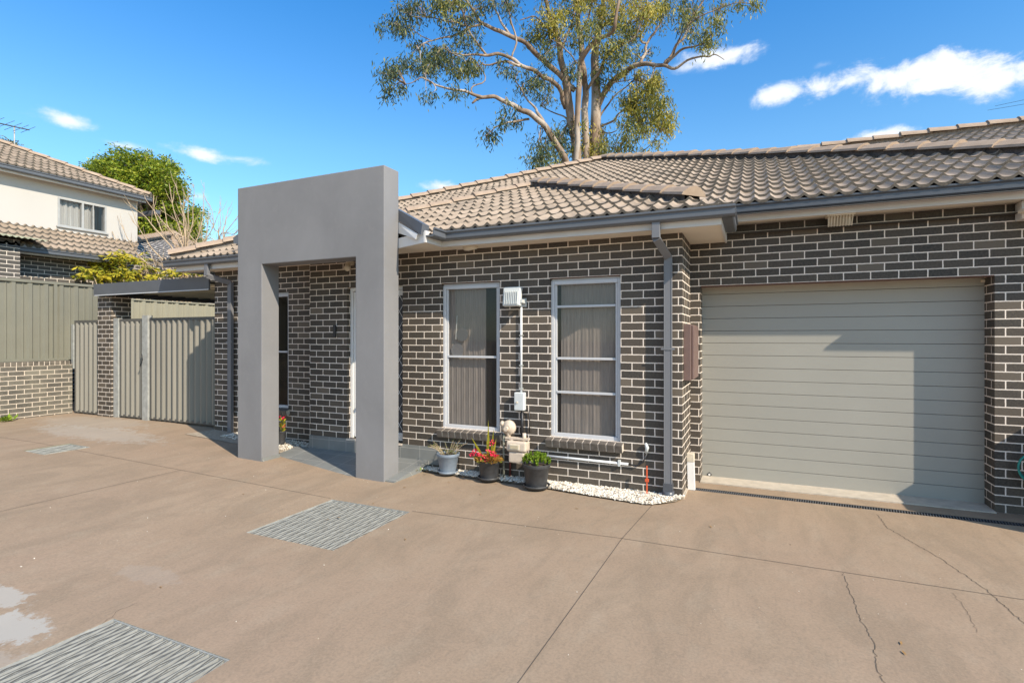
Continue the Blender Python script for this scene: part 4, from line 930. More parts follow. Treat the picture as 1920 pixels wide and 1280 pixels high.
t = tag(MB().box(-10.265, -10.095, GY - .07, GY + .02, -1.56, .41).build('gate_post', M['galv'], bevel=.004), 'galvanised gate post between the two gate leaves', 'post', 'galvanised gate posts')
MB().tube([(-10.22, GY - .10, -.30), (-10.18, GY - .11, -.40), (-10.24, GY - .12, -.52)], .009, 6).build('latch_cord', M['black'], t)
t = tag(MB().box(-11.60, -11.16, 6.215, 6.57, -1.6, .796).build('brick_pier', M['brick']), 'square brick pier holding the left end of the carport roof', 'pier')
cp = thing('carport', (-10, 6.2, .8), 'flat carport roof with dark fascia over the side gates', 'carport')
m = MB(); m.box(-11.52, -8.285, 6.10, 6.13, .80, 1.02); m.box(-11.52, -11.49, 6.131, 9.6, .80, 1.02); m.build('fascia', M['charcoal'], cp)
m = MB(); m.box(-11.48, -8.285, 6.095, 6.099, .795, .812); m.build('edge_trim', M['frame'], cp)
m = MB(); sheet(m, (-11.49, 6.14), (-11.49, 9.6), 0, 1, .2, .03, (1, 0)); m = MB(); y = 6.14
while y < 9.6: m.face([(-11.49, y, .90), (-8.29, y, .90), (-8.29, y + .26, .90), (-11.49, y + .26, .90)]); m.face([(-11.49, y + .26, .90), (-8.29, y + .26, .90), (-8.29, y + .275, .875), (-11.49, y + .275, .875)]); m.face([(-11.49, y + .275, .875), (-8.29, y + .275, .875), (-8.29, y + .30, .90), (-11.49, y + .30, .90)]); y += .30
m.build('ceiling_sheet', M['soffit_sheet'], cp)
m = MB(); m.box(-11.48, -8.29, 6.14, 9.62, .93, .96); m.build('roof_sheet', M['galv'], cp)
# ------------------------------------------------------------------ two-storey house at the left
lh = thing('two_storey_house', (-17, 5, -1.5), 'two-storey house with cream upper wall and beige tiled roofs behind the fence', 'house')
UX, UY = -15.3, 9.17
mb = MB(); wall(mb, [-8, UY], [2.2, 3.86], [(7.33, 8.40, 2.70, 3.385)], lambda u, v: (UX, u, v), .2, (-1, 0, 0)); mb.box(-24, UX - .2, UY - .2, UY, 2.2, 3.86); mb.build('upper_wall', M['wall_cream'], lh)
mb = MB(); mb.box(-24, -14.42, -8, 9.6, -1.6, 1.86); mb.build('lower_wall', M['brick_far'], lh)
mb = MB(); mb.box(-14.40, -13.9, 2.0, 6.0, -1.6, 2.02); mb.build('porch_wall', M['brick_far'], lh)
mb = MB(); sheet(mb, (-13.55, 3.0), (-13.55, 6.35), 0, 1, .1, .02, (1, 0)); mb = MB(); y = 3.0
while y < 6.3: mb.face([(-14.4, y, 2.16), (-14.4, y + .05, 2.19), (-13.6, y + .05, 2.05), (-13.6, y, 2.02)]); mb.face([(-14.4, y + .05, 2.19), (-14.4, y + .10, 2.16), (-13.6, y + .10, 2.02), (-13.6, y + .05, 2.05)]); y += .1
mb.build('awning', plain('mossy_sheet', (.30, .30, .20), .8, .3), lh)
t = MB()
for (a, b, c, d) in ((7.33, 7.37, 2.70, 3.385), (8.36, 8.40, 2.70, 3.385), (7.37, 8.36, 3.35, 3.385), (7.37, 8.36, 2.70, 2.735), (7.84, 7.885, 2.735, 3.35), (8.085, 8.105, 2.735, 3.35)): t.box(UX - .08, UX + .012, a, b, c, d)
t.box(UX + .0, UX + .05, 7.30, 8.43, 2.665, 2.70)
wf = t.build('window', plain('far_window_frame', (.36, .36, .35), .4), lh)
MB().face([(UX - .04, 7.35, 2.71), (UX - .04, 8.38, 2.71), (UX - .04, 8.38, 3.37), (UX - .04, 7.35, 3.37)]).build('pane', M['glass'], wf)
mb = MB(); P = [(7.34 + .84 * i / 70, UX - .12 - .022 * sin(i * .62) - .01 * sin(i * 1.7)) for i in range(71)]
for (p, q) in zip(P, P[1:]): mb.face([(p[1], p[0], 2.6), (q[1], q[0], 2.6), (q[1], q[0], 3.42), (p[1], p[0], 3.42)], True)
mb.build('curtain', M['curtain_far'], wf)
mb = MB(); mb.face([(UX - .9, 7, 2.5), (UX - .9, 8.6, 2.5), (UX - .9, 8.6, 3.6), (UX - .9, 7, 3.6)]); mb.face([(UX - .21, 7.2, 3.5), (UX - .9, 7, 3.6), (UX - .9, 8.6, 3.6), (UX - .21, 8.5, 3.5)]); mb.build('room_interior', M['room'], wf)
ex, ey = -14.95, 9.35
mb = MB(); gutter(mb, (ex - .1, -8), (ex - .1, ey - .02), (1, 0, 0), 3.80); mb.extrude([(0, -.1), (.11, -.1), (.12, 0), (0, 0)], (-24, ey - .1, 3.80), (ex - .02, ey - .1, 3.80), (0, 1, 0)); gutter_end(mb, (ex - .1, ey - .02), (1, 0, 0), (0, 1, 0), 3.80)
gutter(mb, (-14.02, -8), (-14.02, 8.2), (1, 0, 0), 1.90)
mb.extrude([(0, -.1), (.11, -.1), (.12, 0), (0, 0)], (-24, ey + .22, 3.55), (ex - .2, ey + .22, 3.55), (0, 1, 0))
mb.build('gutter', M['charcoal'], lh)
mb = MB(); mb.box(ex - .13, ex - .101, -8, ey - .1, 3.655, 3.77); mb.box(-14.05, -14.021, -8, 8.2, 1.77, 1.88); mb.build('fascia', M['fascia'], lh)
mb = MB(); mb.box(UX + .001, ex - .131, -8, UY + .15, 3.70, 3.715); mb.box(-14.42, -14.051, -8, 8.2, 1.80, 1.815); mb.build('soffit', M['soffit'], lh)
rf = bpy.data.objects.new('roof', None); COL.objects.link(rf); rf.parent = lh; rf.matrix_parent_inverse = Matrix.Translation(lh.location).inverted()
tiles([(ex, ey), (ex - 4, ey - 4), (ex - 4, -8), (ex, -8)], (ex, 0), (0, 1), (-1, 0), 3.78, rf, tp=.45, seg=6, step=.055, amp=.05)
tiles([(ex, ey), (ex - 4, ey - 4), (ex - 9, ey - 4), (ex - 9, ey)], (0, ey), (1, 0), (0, -1), 3.78, rf, tp=.45, seg=4)
caps((ex - .05, ey - .05, 3.84), (ex - 4, ey - 4, 3.80 + 4 * .45 + .04), rf, bed=M['bedding_pale'], r=.10, bd=.1)
tiles([(-13.9, -8), (-13.9, 8.25), (-15.28, 9.2), (-15.28, -8)], (-13.9, 0), (0, 1), (-1, 0), 1.89, rf, tp=.46, seg=6, step=.055, amp=.05)
# rear lower roof, to the right of the tall part
pk = W(325, 441, 20.5); ra = W(250, 454, 15.6); rb = W(392, 478, 21.5)
lo = MB(); 
b1 = W(196, 484, 13.6); b2 = W(330, 497, 17.5); b3 = W(420, 486, 20.5)
lo2 = thing('far_roof', (pk.x, pk.y, -1.5), 'small hipped tiled roof between the two-storey house and the bare stems', 'roof')
M['tile_far'] = M['tile']
def tri_tiles(P, name, parent):
    # courses of tiles on an arbitrary plane: strips between an eave edge and a top edge
    m = MB(); me_ = MB(); e0, e1, t1, t0 = P; n = 9
    for i in range(n):
        a, b = i / n, (i + 1) / n; L0, L1 = e0.lerp(t0, a), e1.lerp(t1, a); U0, U1 = e0.lerp(t0, b), e1.lerp(t1, b); k_ = max(6, int((L1 - L0).length / .075)); up = Vector((0, 0, .05))
        pv = None
        for j in range(k_ + 1):
            s_ = j / k_; w = Vector((0, 0, .05 * (j % 4 in (1, 2)))); cur = (L0.lerp(L1, s_) + w, L0.lerp(L1, s_) + up + w, U0.lerp(U1, s_) + w)
            if pv: me_.face([pv[0], cur[0], cur[1], pv[1]]); m.face([pv[1], cur[1], cur[2], pv[2]])
            pv = cur
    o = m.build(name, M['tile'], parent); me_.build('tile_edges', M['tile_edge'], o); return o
tri_tiles((b1, b2, pk, ra), 'tile_slope', lo2); tri_tiles((b2, b3, pk + (rb - pk) * .02, pk), 'tile_slope', lo2)
caps(b2 + Vector((0, 0, .05)), pk + Vector((0, 0, .05)), lo2, bed=M['bedding_pale'], r=.12, bd=.05); caps(pk + Vector((0, 0, .05)), rb + Vector((0, 0, .05)), lo2, bed=M['bedding_pale'], r=.12, bd=.05); caps(ra + Vector((0, 0, .05)), pk + Vector((0, 0, .05)), lo2, bed=M['bedding_pale'], r=.12, bd=.05)
mb = MB(); mb.face([b1, b2, b2 - Vector((0, 0, 3)), b1 - Vector((0, 0, 3))]); mb.face([b2, b3, b3 - Vector((0, 0, 3)), b2 - Vector((0, 0, 3))]); mb.face([b1, ra, pk, rb, b3, b2][::-1]); mb.build('wall', M['brick_far'], lo2)
# antenna on the upper roof
an = W(27, 285, 14.6); ta = W(27, 237, 14.6); t = thing('tv_antenna', an, 'thin metal television antenna on the two-storey roof', 'antenna')
MB().tube([an - Vector((0, 0, .25)), ta], .016, 6).build('mast', M['galv'], t)
m = MB(); a, b = W(-25, 226, 14.4), W(55, 244, 14.7); m.tube([a, b], .016, 6)
for q in (.15, .42, .62, .80, .97):
    c_ = a.lerp(b, q); dv = Vector((.10, .22, .19)) * (.95 - q * .35); m.tube([c_ - dv, c_ + dv], .006, 5)
m.build('antenna_boom', M['wire'], t)
# power lines, far behind at the right
t = thing('power_line', W(1880, 200, 40), 'two thin overhead wires in the sky at the right edge', 'wires')
m = MB(); m.tube([W(1866, 199, 40), W(1920, 187.5, 34), W(2300, 100, 18)], .012, 5); m.build('wire', M['wire'], t)
m = MB(); m.tube([W(1852, 207, 40), W(1920, 195.5, 34), W(2300, 112, 18)], .012, 5); m.build('wire', M['wire'], t)

# ------------------------------------------------------------------ trees
def smooth_path(pts, n=4):
    P = [Vector(p) for p in pts]; out = []
    for i in range(len(P) - 1):
        a, b, c_, d_ = P[max(i - 1, 0)], P[i], P[i + 1], P[min(i + 2, len(P) - 1)]
        for k_ in range(n):
            t_ = k_ / n; out.append(.5 * ((2 * b) + (c_ - a) * t_ + (2 * a - 5 * b + 4 * c_ - d_) * t_ ** 2 + (3 * b - a - 3 * c_ + d_) * t_ ** 3))
    out.append(P[-1]); return out
class Leaves:
    def __init__(s): s.v = []; s.f = []
    def add(s, p, L, w, d, n_):
        s_ = d.cross(n_)
        if s_.length < 1e-4: return
        s_.normalize(); b = len(s.v); m = p + d * L * .45
        s.v += [tuple(p), tuple(m + s_ * w / 2), tuple(p + d * L), tuple(m - s_ * w / 2)]; s.f.append((b, b + 1, b + 2, b + 3))
    def build(s, name, mat, parent):
        me = bpy.data.meshes.new(name); me.from_pydata(s.v, [], s.f); me.materials.append(mat)
        o = bpy.data.objects.new(name, me); COL.objects.link(o); o.parent = parent; o.matrix_parent_inverse = Matrix.Translation(parent.location).inverted(); return o
rr = random.Random(5)
GD0 = 24.0
base = W(1095, 633, GD0); base.z = -1.6
gum = thing('gum_tree', base, 'tall pale-barked gum tree spreading over the roof', 'tree')
limbs = [  # (px, py, depth offset, radius px)
 [(1083, 560, 0, 20), (1081, 305, 0, 13), (1078, 262, 0, 12), (1069, 215, -.3, 12), (1063, 165, -.5, 10.5), (1054, 115, -.6, 9), (1045, 70, -.7, 7.5), (1032, 37, -.9, 6), (1020, -5, -1, 5), (1008, -60, -1, 3)],
 [(1078, 400, -.3, 8), (1082, 300, -.5, 8), (1084, 175, -.8, 8), (1089, 125, -.9, 7.5), (1098, 99, -1.2, 7), (1122, 72, -1.5, 6), (1146, 63, -1.8, 5), (1153, 42, -2, 4.5), (1160, 8, -2, 4), (1170, -40, -2, 2)],
 [(1100, 560, .6, 16), (1099, 300, .6, 10), (1096, 225, .6, 10), (1098, 162, .5, 9), (1093, 125, .4, 8), (1088, 75, .3, 8), (1085, 25, .2, 7), (1078, -30, .1, 5), (1070, -90, .1, 2)],
 [(1118, 560, 1.2, 22), (1115, 297, 1.2, 16), (1117, 225, 1.2, 15), (1118, 175, 1.2, 14), (1115, 112, 1.3, 12), (1122, 62, 1.4, 9), (1130, 20, 1.5, 7), (1134, -50, 1.6, 4)],
 [(1120, 200, 1.2, 9), (1138, 167, 1.0, 8.5), (1160, 143, .8, 8), (1190, 125, .4, 7), (1216, 120, 0, 6), (1245, 123, -.5, 5), (1265, 129, -.7, 4), (1290, 112, -1, 3), (1312, 106, -1.3, 2.4), (1328, 107, -1.4, 2), (1340, 104, -1.5, 1.6), (1356, 111, -1.6, .8)],
 [(1246, 122, -.5, 4), (1265, 92, -.3, 4), (1282, 67, 0, 3.5), (1297, 37, .2, 3), (1317, 5, .4, 2.4), (1340, -30, .5, 1)],
 [(1250, 122, -.5, 4), (1275, 97, -1, 3.4), (1292, 88, -1.4, 2.8), (1315, 82, -1.7, 1.8), (1332, 76, -2, 1)],
 [(1260, 105, -.5, 3), (1272, 75, -1, 2.6), (1288, 50, -1.4, 2), (1330, 20, -2, 1.6), (1385, 5, -2.4, .8)],
 [(1200, 121, .2, 5), (1211, 100, .6, 4), (1213, 80, 1, 3.6), (1230, 60, 1.2, 3.2), (1238, 42, 1.5, 2.6), (1245, 10, 1.8, 2), (1250, -40, 2, 1)],
 [(1212, 82, 1, 3), (1200, 70, .4, 2.6), (1215, 40, .2, 2), (1213, 0, .1, 1.6)],
 [(1062, 330, -1, 10), (1060, 307, -1.2, 9), (1047, 275, -1.6, 8.5), (1025, 242, -2, 8), (1000, 217, -2.4, 7.5), (975, 205, -2.7, 6.5), (950, 194, -3, 5.5), (925, 184, -3.2, 4.8), (900, 185, -3.4, 4), (884, 194, -3.5, 2)],
 [(905, 184, -3.4, 4), (888, 180, -3.6, 3.6), (862, 172, -3.8, 3), (825, 162, -4, 2.2), (800, 154, -4.2, 1.8), (787, 148, -4.3, 1.3), (760, 157, -4.4, .7)],
 [(892, 182, -3.5, 2), (885, 165, -3.3, 1.7), (908, 150, -3, 1.5), (898, 125, -2.8, 1.2), (880, 108, -2.6, .8)],
 [(992, 223, -2.3, 3), (962, 226, -2.6, 2.4), (937, 237, -2.9, 1.7), (906, 254, -3.2, .8)],
 [(1022, 240, -2, 6), (1008, 214, -1.8, 4), (1001, 200, -1.5, 3), (982, 175, -1.2, 2), (966, 148, -1, 1.6), (976, 132, -.8, .8)],
 [(1060, 205, -.3, 6), (1047, 165, -.7, 6), (1012, 140, -1.2, 5.5), (980, 125, -1.6, 5), (965, 110, -1.8, 4.5), (937, 102, -2.2, 4), (912, 102, -2.6, 3.4), (885, 107, -3, 2.5), (855, 100, -3.3, 1.4), (820, 96, -3.5, .8)],
 [(975, 123, -1.7, 3.5), (950, 116, -2, 2.8), (912, 121, -2.3, 2), (900, 112, -2.5, 1)],
 [(1078, 170, -.5, 8), (1048, 140, -.6, 7.5), (1012, 107, -.9, 7), (987, 82, -1.1, 6), (962, 70, -1.3, 5.5), (937, 57, -1.6, 5), (905, 45, -2, 4.4), (890, 25, -2.2, 3.6), (875, 0, -2.4, 3), (850, -40, -2.6, 1.5)],
 [(902, 45, -2, 3), (875, 55, -2.4, 2.6), (850, 66, -2.8, 2.2), (812, 75, -3.2, 1.6), (785, 90, -3.6, .8)],
 [(912, 101, -2.6, 3), (895, 80, -2.8, 2.6), (877, 52, -3, 2.4), (870, 25, -3.2, 2), (850, -5, -3.4, 1.2)],
 [(874, 50, -3, 1.8), (850, 40, -3.2, 1.5), (815, 38, -3.5, 1.1), (770, 30, -3.8, .6)],
 [(812, 75, -3.2, 1.2), (790, 65, -3.4, 1), (765, 52, -3.6, .7), (745, 55, -3.7, .5)],
 [(957, 68, -1.3, 3.6), (937, 37, -1.1, 3), (926, 10, -.9, 2.4), (920, -30, -.8, 1.2)],
 [(962, 107, -1.8, 2.4), (967, 70, -1.9, 2.4), (957, 37, -2, 2), (945, 5, -2.1, 1.4)],
 [(1102, 165, .3, 4), (1125, 134, 0, 4), (1140, 107, -.3, 3.8), (1160, 87, -.6, 3), (1187, 74, -.9, 2.4), (1200, 45, -1, 1.6), (1205, 10, -1, 1)],
 [(1088, 120, -.9, 2.5), (1072, 105, -1.3, 2), (1055, 90, -1.5, 1.6), (1042, 80, -1.6, 1)],
 [(1050, 100, -.6, 3.6), (1060, 70, -.2, 3), (1075, 35, 0, 2.6), (1080, -5, .2, 2)],
 [(1070, 235, -.2, 2.6), (1060, 222, 0, 2.4), (1040, 213, .3, 2), (1015, 200, .6, 1.2)],
 [(1127, 236, 1.2, 3.4), (1152, 226, 1.0, 3), (1163, 212, .8, 2.4), (1180, 200, .6, 1.4)],
 [(1127, 246, 1.2, 2.2), (1145, 248, 1.0, 1.8), (1156, 243, .8, 1)],
 [(1162, 290, .6, 2.2), (1165, 268, .5, 2), (1176, 250, .4, 1.6), (1195, 228, .3, 1)],
 [(1190, 295, .4, 1.4), (1215, 278, .2, 1.2), (1237, 248, 0, .8)],
 [(1122, 225, 1.2, 3), (1140, 195, 1, 2.4), (1162, 170, .8, 1.8), (1190, 150, .6, 1.2)],
 [(1130, 165, 1.2, 2), (1150, 155, .8, 1.6), (1190, 148, .5, 1)],
 [(1042, 65, -.7, 3), (1020, 48, -1, 2), (1000, 30, -1.2, 1.6), (975, 40, -1.4, 1)],
 [(1090, 60, .3, 3), (1105, 30, 0, 2.4), (1112, -5, -.2, 1.6)], [(1122, 60, 1.4, 3), (1150, 30, 1, 2.2), (1185, -5, .6, 1.2)]]
mt = MB(); tips = []
for L in limbs:
    pts = smooth_path([W(x, y, GD0 + d) for x, y, d, r in L], 4); m = len(pts); rad = []
    for i in range(m):
        q = i / 4; a = min(int(q), len(L) - 1); b = min(a + 1, len(L) - 1); rad.append((L[a][3] + (L[b][3] - L[a][3]) * (q - a)) * .66 * GD0 / F * (1 + .09 * noise.noise(pts[i] * 2.3)))
    pts = [p + Vector((noise.noise(p * 1.7), noise.noise(p * 1.7 + Vector((9, 0, 0))), noise.noise(p * 1.7 + Vector((0, 9, 0))))) * .10 * (1 if rad[i] < .15 else .3) for i, p in enumerate(pts)]
    mt.tube(pts, rad, 10 if L[0][3] > 5 else 6)
    for i in range(2, m, 1):
        if rad[i] < .10: tips.append((pts[i], rad[i]))
clumps = [(735, 45, 26, 18, 0), (762, 32, 30, 20, 0), (735, 152, 24, 34, 0), (742, 175, 14, 18, 0), (775, 108, 18, 26, 0), (795, 90, 22, 22, 0), (815, 112, 24, 22, 0), (845, 118, 32, 20, 0), (868, 128, 24, 14, 1), (835, 95, 20, 16, 0), (808, 130, 22, 14, 0),
 (795, 10, 40, 18, 0), (840, 12, 40, 16, 1), (872, 30, 26, 22, 0), (905, 10, 25, 14, 0), (850, 50, 24, 14, 0), (940, 5, 25, 12, 0), (960, 15, 16, 12, 0), (880, 75, 22, 14, 0), (862, 70, 18, 12, 0), (880, 118, 18, 12, 0), (890, 132, 14, 10, 0),
 (1005, 60, 20, 20, 1), (1030, 30, 26, 18, 2), (1042, 45, 16, 18, 2), (1018, 75, 20, 14, 1), (1062, 12, 22, 14, 1), (1120, 8, 45, 18, 2), (1160, 20, 42, 22, 2), (1140, 45, 30, 20, 1), (1185, 35, 28, 24, 2), (1175, 62, 24, 18, 1), (1110, 65, 18, 22, 1), (1205, 18, 28, 22, 2), (1230, 32, 24, 20, 1), (1258, 15, 26, 20, 1),
 (1288, 18, 22, 18, 1), (1300, 38, 20, 16, 1), (1272, 45, 14, 14, 0), (1318, 78, 18, 14, 1), (1330, 66, 14, 14, 1), (1300, 68, 16, 10, 0), (1395, 3, 18, 8, 1), (1420, 8, 10, 9, 1), (1345, 40, 16, 14, 1), (1352, 15, 14, 10, 1),
 (940, 122, 16, 14, 0), (950, 132, 14, 12, 0), (984, 165, 10, 18, 0), (1010, 150, 20, 22, 0), (1022, 175, 18, 18, 1), (998, 140, 16, 14, 0), (1030, 108, 18, 20, 0), (1055, 85, 14, 18, 0), (1065, 130, 14, 22, 0), (1075, 60, 16, 22, 1),
 (1160, 95, 22, 16, 1), (1140, 85, 16, 18, 1), (1180, 110, 22, 12, 1), (1205, 103, 14, 14, 0), (1150, 120, 18, 14, 1), (1170, 135, 16, 12, 1), (1130, 150, 14, 22, 1),
 (1212, 150, 26, 18, 2), (1228, 155, 16, 14, 2), (1205, 172, 26, 18, 2), (1228, 178, 20, 20, 2), (1190, 185, 20, 22, 2), (1212, 200, 26, 18, 2), (1190, 215, 24, 20, 2), (1175, 200, 14, 22, 1), (1245, 205, 18, 22, 2), (1255, 225, 14, 18, 2), (1242, 238, 18, 14, 2), (1212, 225, 22, 16, 2), (1205, 245, 20, 14, 2), (1178, 248, 18, 18, 1), (1165, 268, 18, 16, 1), (1178, 285, 28, 9, 2), (1235, 272, 9, 9, 2),
 (1110, 250, 16, 18, 2), (1118, 275, 20, 20, 2), (1100, 270, 16, 20, 2), (1128, 258, 10, 20, 2), (1140, 280, 16, 12, 1), (1104, 290, 16, 14, 2), (1090, 235, 8, 14, 1),
 (1025, 262, 26, 18, 0), (1010, 285, 22, 20, 0), (1042, 290, 22, 18, 0), (1050, 265, 18, 22, 0), (998, 305, 16, 14, 0), (1020, 308, 24, 12, 1), (1065, 250, 12, 20, 0), (1062, 290, 14, 16, 1),
 (918, 240, 9, 14, 0), (935, 232, 14, 10, 0), (922, 256, 8, 9, 0), (955, 205, 10, 8, 0), (862, 178, 12, 6, 0), (800, 178, 12, 4, 0), (965, 225, 10, 10, 0), (752, 60, 12, 10, 0),
 (1100, -40, 90, 24, 2), (1230, -30, 60, 24, 1), (900, -35, 70, 22, 0), (1000, -30, 60, 22, 1), (1330, -25, 40, 18, 1), (1130, -75, 60, 24, 1), (1020, -75, 60, 22, 0)]
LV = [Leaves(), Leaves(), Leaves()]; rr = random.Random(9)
for (px, py, rx, ry, kd) in clumps:
    # hang the clump at the depth of the nearest twig tip
    best = None
    for (p, r_) in tips:
        d_ = -S * p.x + C * p.y; u = (C * p.x + S * p.y) / d_; v = p.z / d_; e_ = (960 + F * u - px) ** 2 + (YH - F * v - py) ** 2
        if best is None or e_ < best[0]: best = (e_, d_, p)
    dep = best[1] + rr.uniform(-.5, .5); cc = W(px, py, dep); s_ = dep / F; sub = []
    nsub = max(3, int(rx * ry / (40 if kd else 58)))
    for i in range(nsub):
        a = rr.uniform(0, 2 * pi); q = math.sqrt(rr.random()) * 1.12; sub.append(W(px + cos(a) * rx * q, py + sin(a) * ry * q, dep + rr.uniform(-1, 1) * rx * s_ * .9))
    for q in sub[:max(2, nsub // 2)] if best[0] < 70 ** 2 else []:                  # a twig from the limb to the spray
        mid = best[2].lerp(q, .5) + Vector((rr.uniform(-.2, .2), rr.uniform(-.2, .2), rr.uniform(-.1, .3))); mt.tube(smooth_path([best[2], mid, q], 3), [.022, .02, .018, .016, .014, .012, .008], 4, False)
    for q in sub:
        n_ = rr.randint(40, 62) if kd else rr.randint(34, 58); sz = rr.uniform(.12, .25)
        for i in range(n_):
            o_ = Vector((rr.gauss(0, sz), rr.gauss(0, sz), rr.gauss(0, sz * .9))); dv = Vector((rr.gauss(0, .45), rr.gauss(0, .45), -rr.uniform(.3, 1.2))).normalized()
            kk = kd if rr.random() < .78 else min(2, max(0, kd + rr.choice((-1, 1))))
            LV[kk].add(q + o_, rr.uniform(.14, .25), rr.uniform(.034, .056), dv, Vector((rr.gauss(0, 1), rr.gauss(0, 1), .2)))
mt.build('trunk', M['bark'], gum)
crown = LV[1].build('crown', M['gum'], gum); LV[0].build('foliage_shaded', M['gum_shaded'], crown); LV[2].build('foliage_golden', M['gum_gold'], crown)
print('gum leaves', sum(len(l.f) for l in LV))
def leafy(name, label, blobs, depth, n, L, w, mat, trunk, bark='bark_dark', group=None, seed=1, drop=.2):
    rr = random.Random(seed); b0 = W(trunk[0], YH, depth); b0.z = -1.6; t = thing(name, b0, label, 'tree', group); lf = Leaves(); tot = sum(b[2] * b[3] for b in blobs); s_ = depth / F
    m = MB(); c0 = W(trunk[0], trunk[1], depth)
    m.tube([b0, b0.lerp(c0, .5) + Vector((.1, 0, 0)), c0], [.22, .17, .12], 8)
    subs = []
    for (px, py, rx, ry) in blobs:
        for i in range(11):
            a = rr.uniform(0, 2 * pi); q = rr.uniform(.45, .98); f_ = rr.uniform(.26, .46); subs.append((px + cos(a) * rx * q, py + sin(a) * ry * q, rx * f_, ry * f_ * .8))
    blobs = [(a, b, c * .72, d * .72) for a, b, c, d in blobs] + subs; tot = sum(b[2] * b[3] for b in blobs)
    for (px, py, rx, ry) in blobs:
        cc = W(px, py, depth + rr.uniform(-1, 1) * (1.6 if rx < 20 else .6)); m.tube(smooth_path([c0, c0.lerp(cc, .5) + Vector((rr.uniform(-.3, .3), 0, .2)), cc], 3), [.1, .09, .08, .07, .06, .05, .03], 6)
        k_ = int(n * rx * ry / tot / 16)
        for i in range(k_):
            u = Vector((rr.gauss(0, 1), rr.gauss(0, 1), rr.gauss(0, 1))).normalized(); q = rr.uniform(.72, 1.05) if rr.random() < .8 else rr.uniform(.2, .7)
            c_ = cc + Vector((u.x * rx * s_ * q, u.y * rx * s_ * q, u.z * ry * s_ * q)); sz = rr.uniform(.10, .22)
            for j in range(16):
                d_ = Vector((rr.gauss(0, 1), rr.gauss(0, 1), rr.gauss(-drop, .7))).normalized() + u * .5
                lf.add(c_ + Vector((rr.gauss(0, sz), rr.gauss(0, sz), rr.gauss(0, sz * .55))), L * rr.uniform(.7, 1.3), w * rr.uniform(.7, 1.3), d_.normalized(), (u + Vector((rr.gauss(0, .5), rr.gauss(0, .5), rr.gauss(.4, .5)))).normalized())
    m.build('trunk', M[bark], t); lf.build('crown', M[mat], t); return t
leafy('tree', 'dense bright green tree rising behind the two-storey house', [(232, 318, 42, 36), (198, 330, 30, 34), (262, 330, 34, 30), (300, 335, 38, 38), (245, 365, 60, 48), (310, 380, 34, 45), (345, 420, 30, 38), (300, 425, 55, 45), (362, 448, 16, 26), (270, 300, 18, 14), (315, 312, 18, 16), (330, 365, 14, 24)], 27, 60000, .15, .065, 'tree_green', (280, 430), seed=3)
leafy('tree', 'dark olive tree peeking over the roof ridge at the far left', [(-10, 285, 30, 28), (15, 296, 26, 20), (45, 300, 20, 12), (75, 312, 24, 8)], 30, 9000, .16, .06, 'olive', (0, 330), seed=4)
# yellow-green broad-leaf shrub behind the carport
t = thing('leafy_shrub', (-13.4, 8.5, -1.6), 'yellow-green broad-leaved shrub behind the carport roof', 'shrub'); lf = Leaves(); m = MB(); rr = random.Random(31)
b0 = W(215, YH, 13.0); b0.z = -1.5
for (px, py, n_) in ((172, 512, 5), (190, 500, 6), (206, 520, 7), (222, 495, 6), (236, 486, 6), (230, 515, 8), (250, 500, 6), (262, 490, 5), (255, 522, 7), (275, 508, 5), (198, 528, 5), (288, 520, 4), (160, 518, 3), (325, 518, 3), (345, 512, 3), (365, 512, 3), (210, 505, 5), (240, 528, 6), (385, 517, 3)):
    c_ = W(px, py - 5, (12.6 if px < 240 else 13.8) + rr.uniform(-.4, .6)); m.tube(smooth_path([b0, b0.lerp(c_, .6) + Vector((.1, .1, 0)), c_], 3), [.03, .026, .022, .018, .014, .01, .006], 5, False)
    for q in range(int(n_ * 2.2)):
        cc = c_ + Vector((rr.gauss(0, .10), rr.gauss(0, .12), rr.gauss(0, .07)))
        for i in range(9): a = i * .7 + rr.random(); dv = Vector((cos(a), sin(a), rr.uniform(-.9, .3))).normalized(); lf.add(cc, rr.uniform(.10, .20), rr.uniform(.035, .055), dv, Vector((rr.gauss(.6, .5), rr.gauss(-.4, .5), .8)))
m.build('stems', M['bare'], t); lf.build('crown', M['shrub'], t)
# bare stems
def bare(name, label, stems, depth, seed, r0=2.2, tw=6):
    rr = random.Random(seed); b = W(stems[0][0][0], YH, depth); b.z = -1.55; t = thing(name, b, label, 'shrub', None); m = MB()
    for st in stems:
        dj = rr.uniform(-.5, .5); P = smooth_path([W(x + rr.uniform(-1, 1), y, depth + dj * (i / len(st))) for i, (x, y) in enumerate(st)], 4); n = len(P); s_ = depth / F
        P = [p + Vector((noise.noise(p * 3) * .03, noise.noise(p * 3 + Vector((5, 5, 5))) * .03, 0)) for p in P]
        m.tube(P, [max(.004, r0 * s_ * (1 - .88 * i / n) * .5) for i in range(n)], 5)
        for q in range(tw):
            i = rr.randint(n // 4, n - 2); p = P[i]; d_ = (P[i + 1] - P[i]).normalized(); sd = Vector((rr.uniform(-1, 1), rr.uniform(-.6, .6), rr.uniform(-.1, .5))); dv = (d_ + sd * .8).normalized(); L = rr.uniform(.15, .55)
            m.tube([p, p + dv * L * .5, p + (dv + Vector((0, 0, .25))).normalized() * L], [.006, .005, .0025], 4, False)
    m.build('stems', M['bare'], t); return t
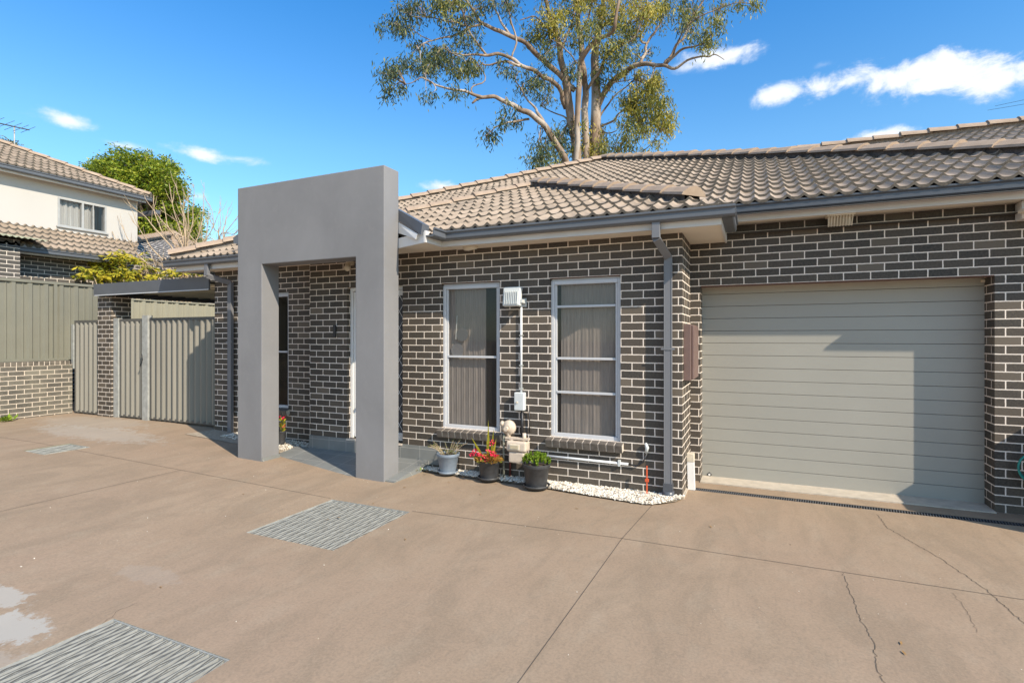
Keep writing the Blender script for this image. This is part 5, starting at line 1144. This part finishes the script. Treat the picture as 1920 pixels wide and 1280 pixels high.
bare('bare_shrub', 'tangle of tall leafless stems behind the carport roof', [
 [(345, 600), (344, 500), (342, 465), (330, 440), (300, 410), (272, 370)], [(345, 600), (346, 480), (340, 440), (328, 395), (318, 345)], [(345, 600), (347, 470), (345, 420), (338, 380), (328, 343)], [(346, 600), (350, 480), (352, 440), (352, 390), (352, 350)],
 [(346, 600), (349, 470), (358, 430), (362, 390), (364, 345)], [(347, 600), (355, 480), (372, 445), (380, 400), (382, 342)], [(350, 600), (360, 490), (378, 455), (398, 430), (412, 395)], [(345, 600), (342, 480), (310, 445), (290, 400), (285, 365)],
 [(340, 600), (335, 490), (300, 440), (270, 405), (247, 390)], [(335, 600), (322, 510), (285, 465), (262, 430), (247, 395)], [(330, 600), (300, 520), (260, 480), (240, 450), (229, 422)], [(330, 600), (290, 520), (235, 478), (210, 434)],
 [(345, 600), (340, 470), (312, 420), (306, 380)], [(346, 600), (348, 450), (345, 400), (343, 372)], [(348, 600), (366, 500), (378, 470), (360, 445), (340, 420), (300, 395)], [(350, 600), (370, 500), (384, 462), (388, 430), (392, 395)]], 13.9, 3, 3.8, 9)
bare('bare_sapling', 'thin leafless sapling against the sky left of the portal', [
 [(415, 600), (412, 455), (425, 435), (445, 408), (470, 380)], [(415, 600), (411, 450), (404, 430), (398, 400), (392, 383)], [(415, 600), (410, 455), (413, 420), (412, 377)], [(415, 600), (418, 445), (424, 420), (431, 388)], [(415, 600), (405, 460), (385, 450), (378, 445)], [(415, 600), (420, 450), (440, 440), (450, 425)]], 14.5, 8, 2.6, 8)
# a dry thicket, low behind the carport
m = MB(); rr = random.Random(77); b = W(330, YH, 13.9); b.z = -1.5; t = thing('dry_thicket', b, 'low tangle of dry twigs just above the carport roof', 'shrub')
for i in range(150):
    p = W(rr.uniform(265, 405), rr.uniform(497, 528), rr.uniform(13.5, 14.6)); a = rr.uniform(-.5, pi + .5); dv = Vector((cos(a), rr.uniform(-.5, .5), abs(sin(a)) * .55)).normalized(); L = rr.uniform(.25, .8)
    m.tube([p, p + dv * L * .5 + Vector((0, 0, .04)), p + dv * L], [.008, .006, .003], 4, False)
m.build('twigs', M['bare'], t)

# ------------------------------------------------------------------ lift everything so that the drive is at z = 0
bpy.context.view_layer.update()
for o in list(scene.objects):
    if o.parent is None and o.type not in ('CAMERA', 'LIGHT'): o.location.z += H
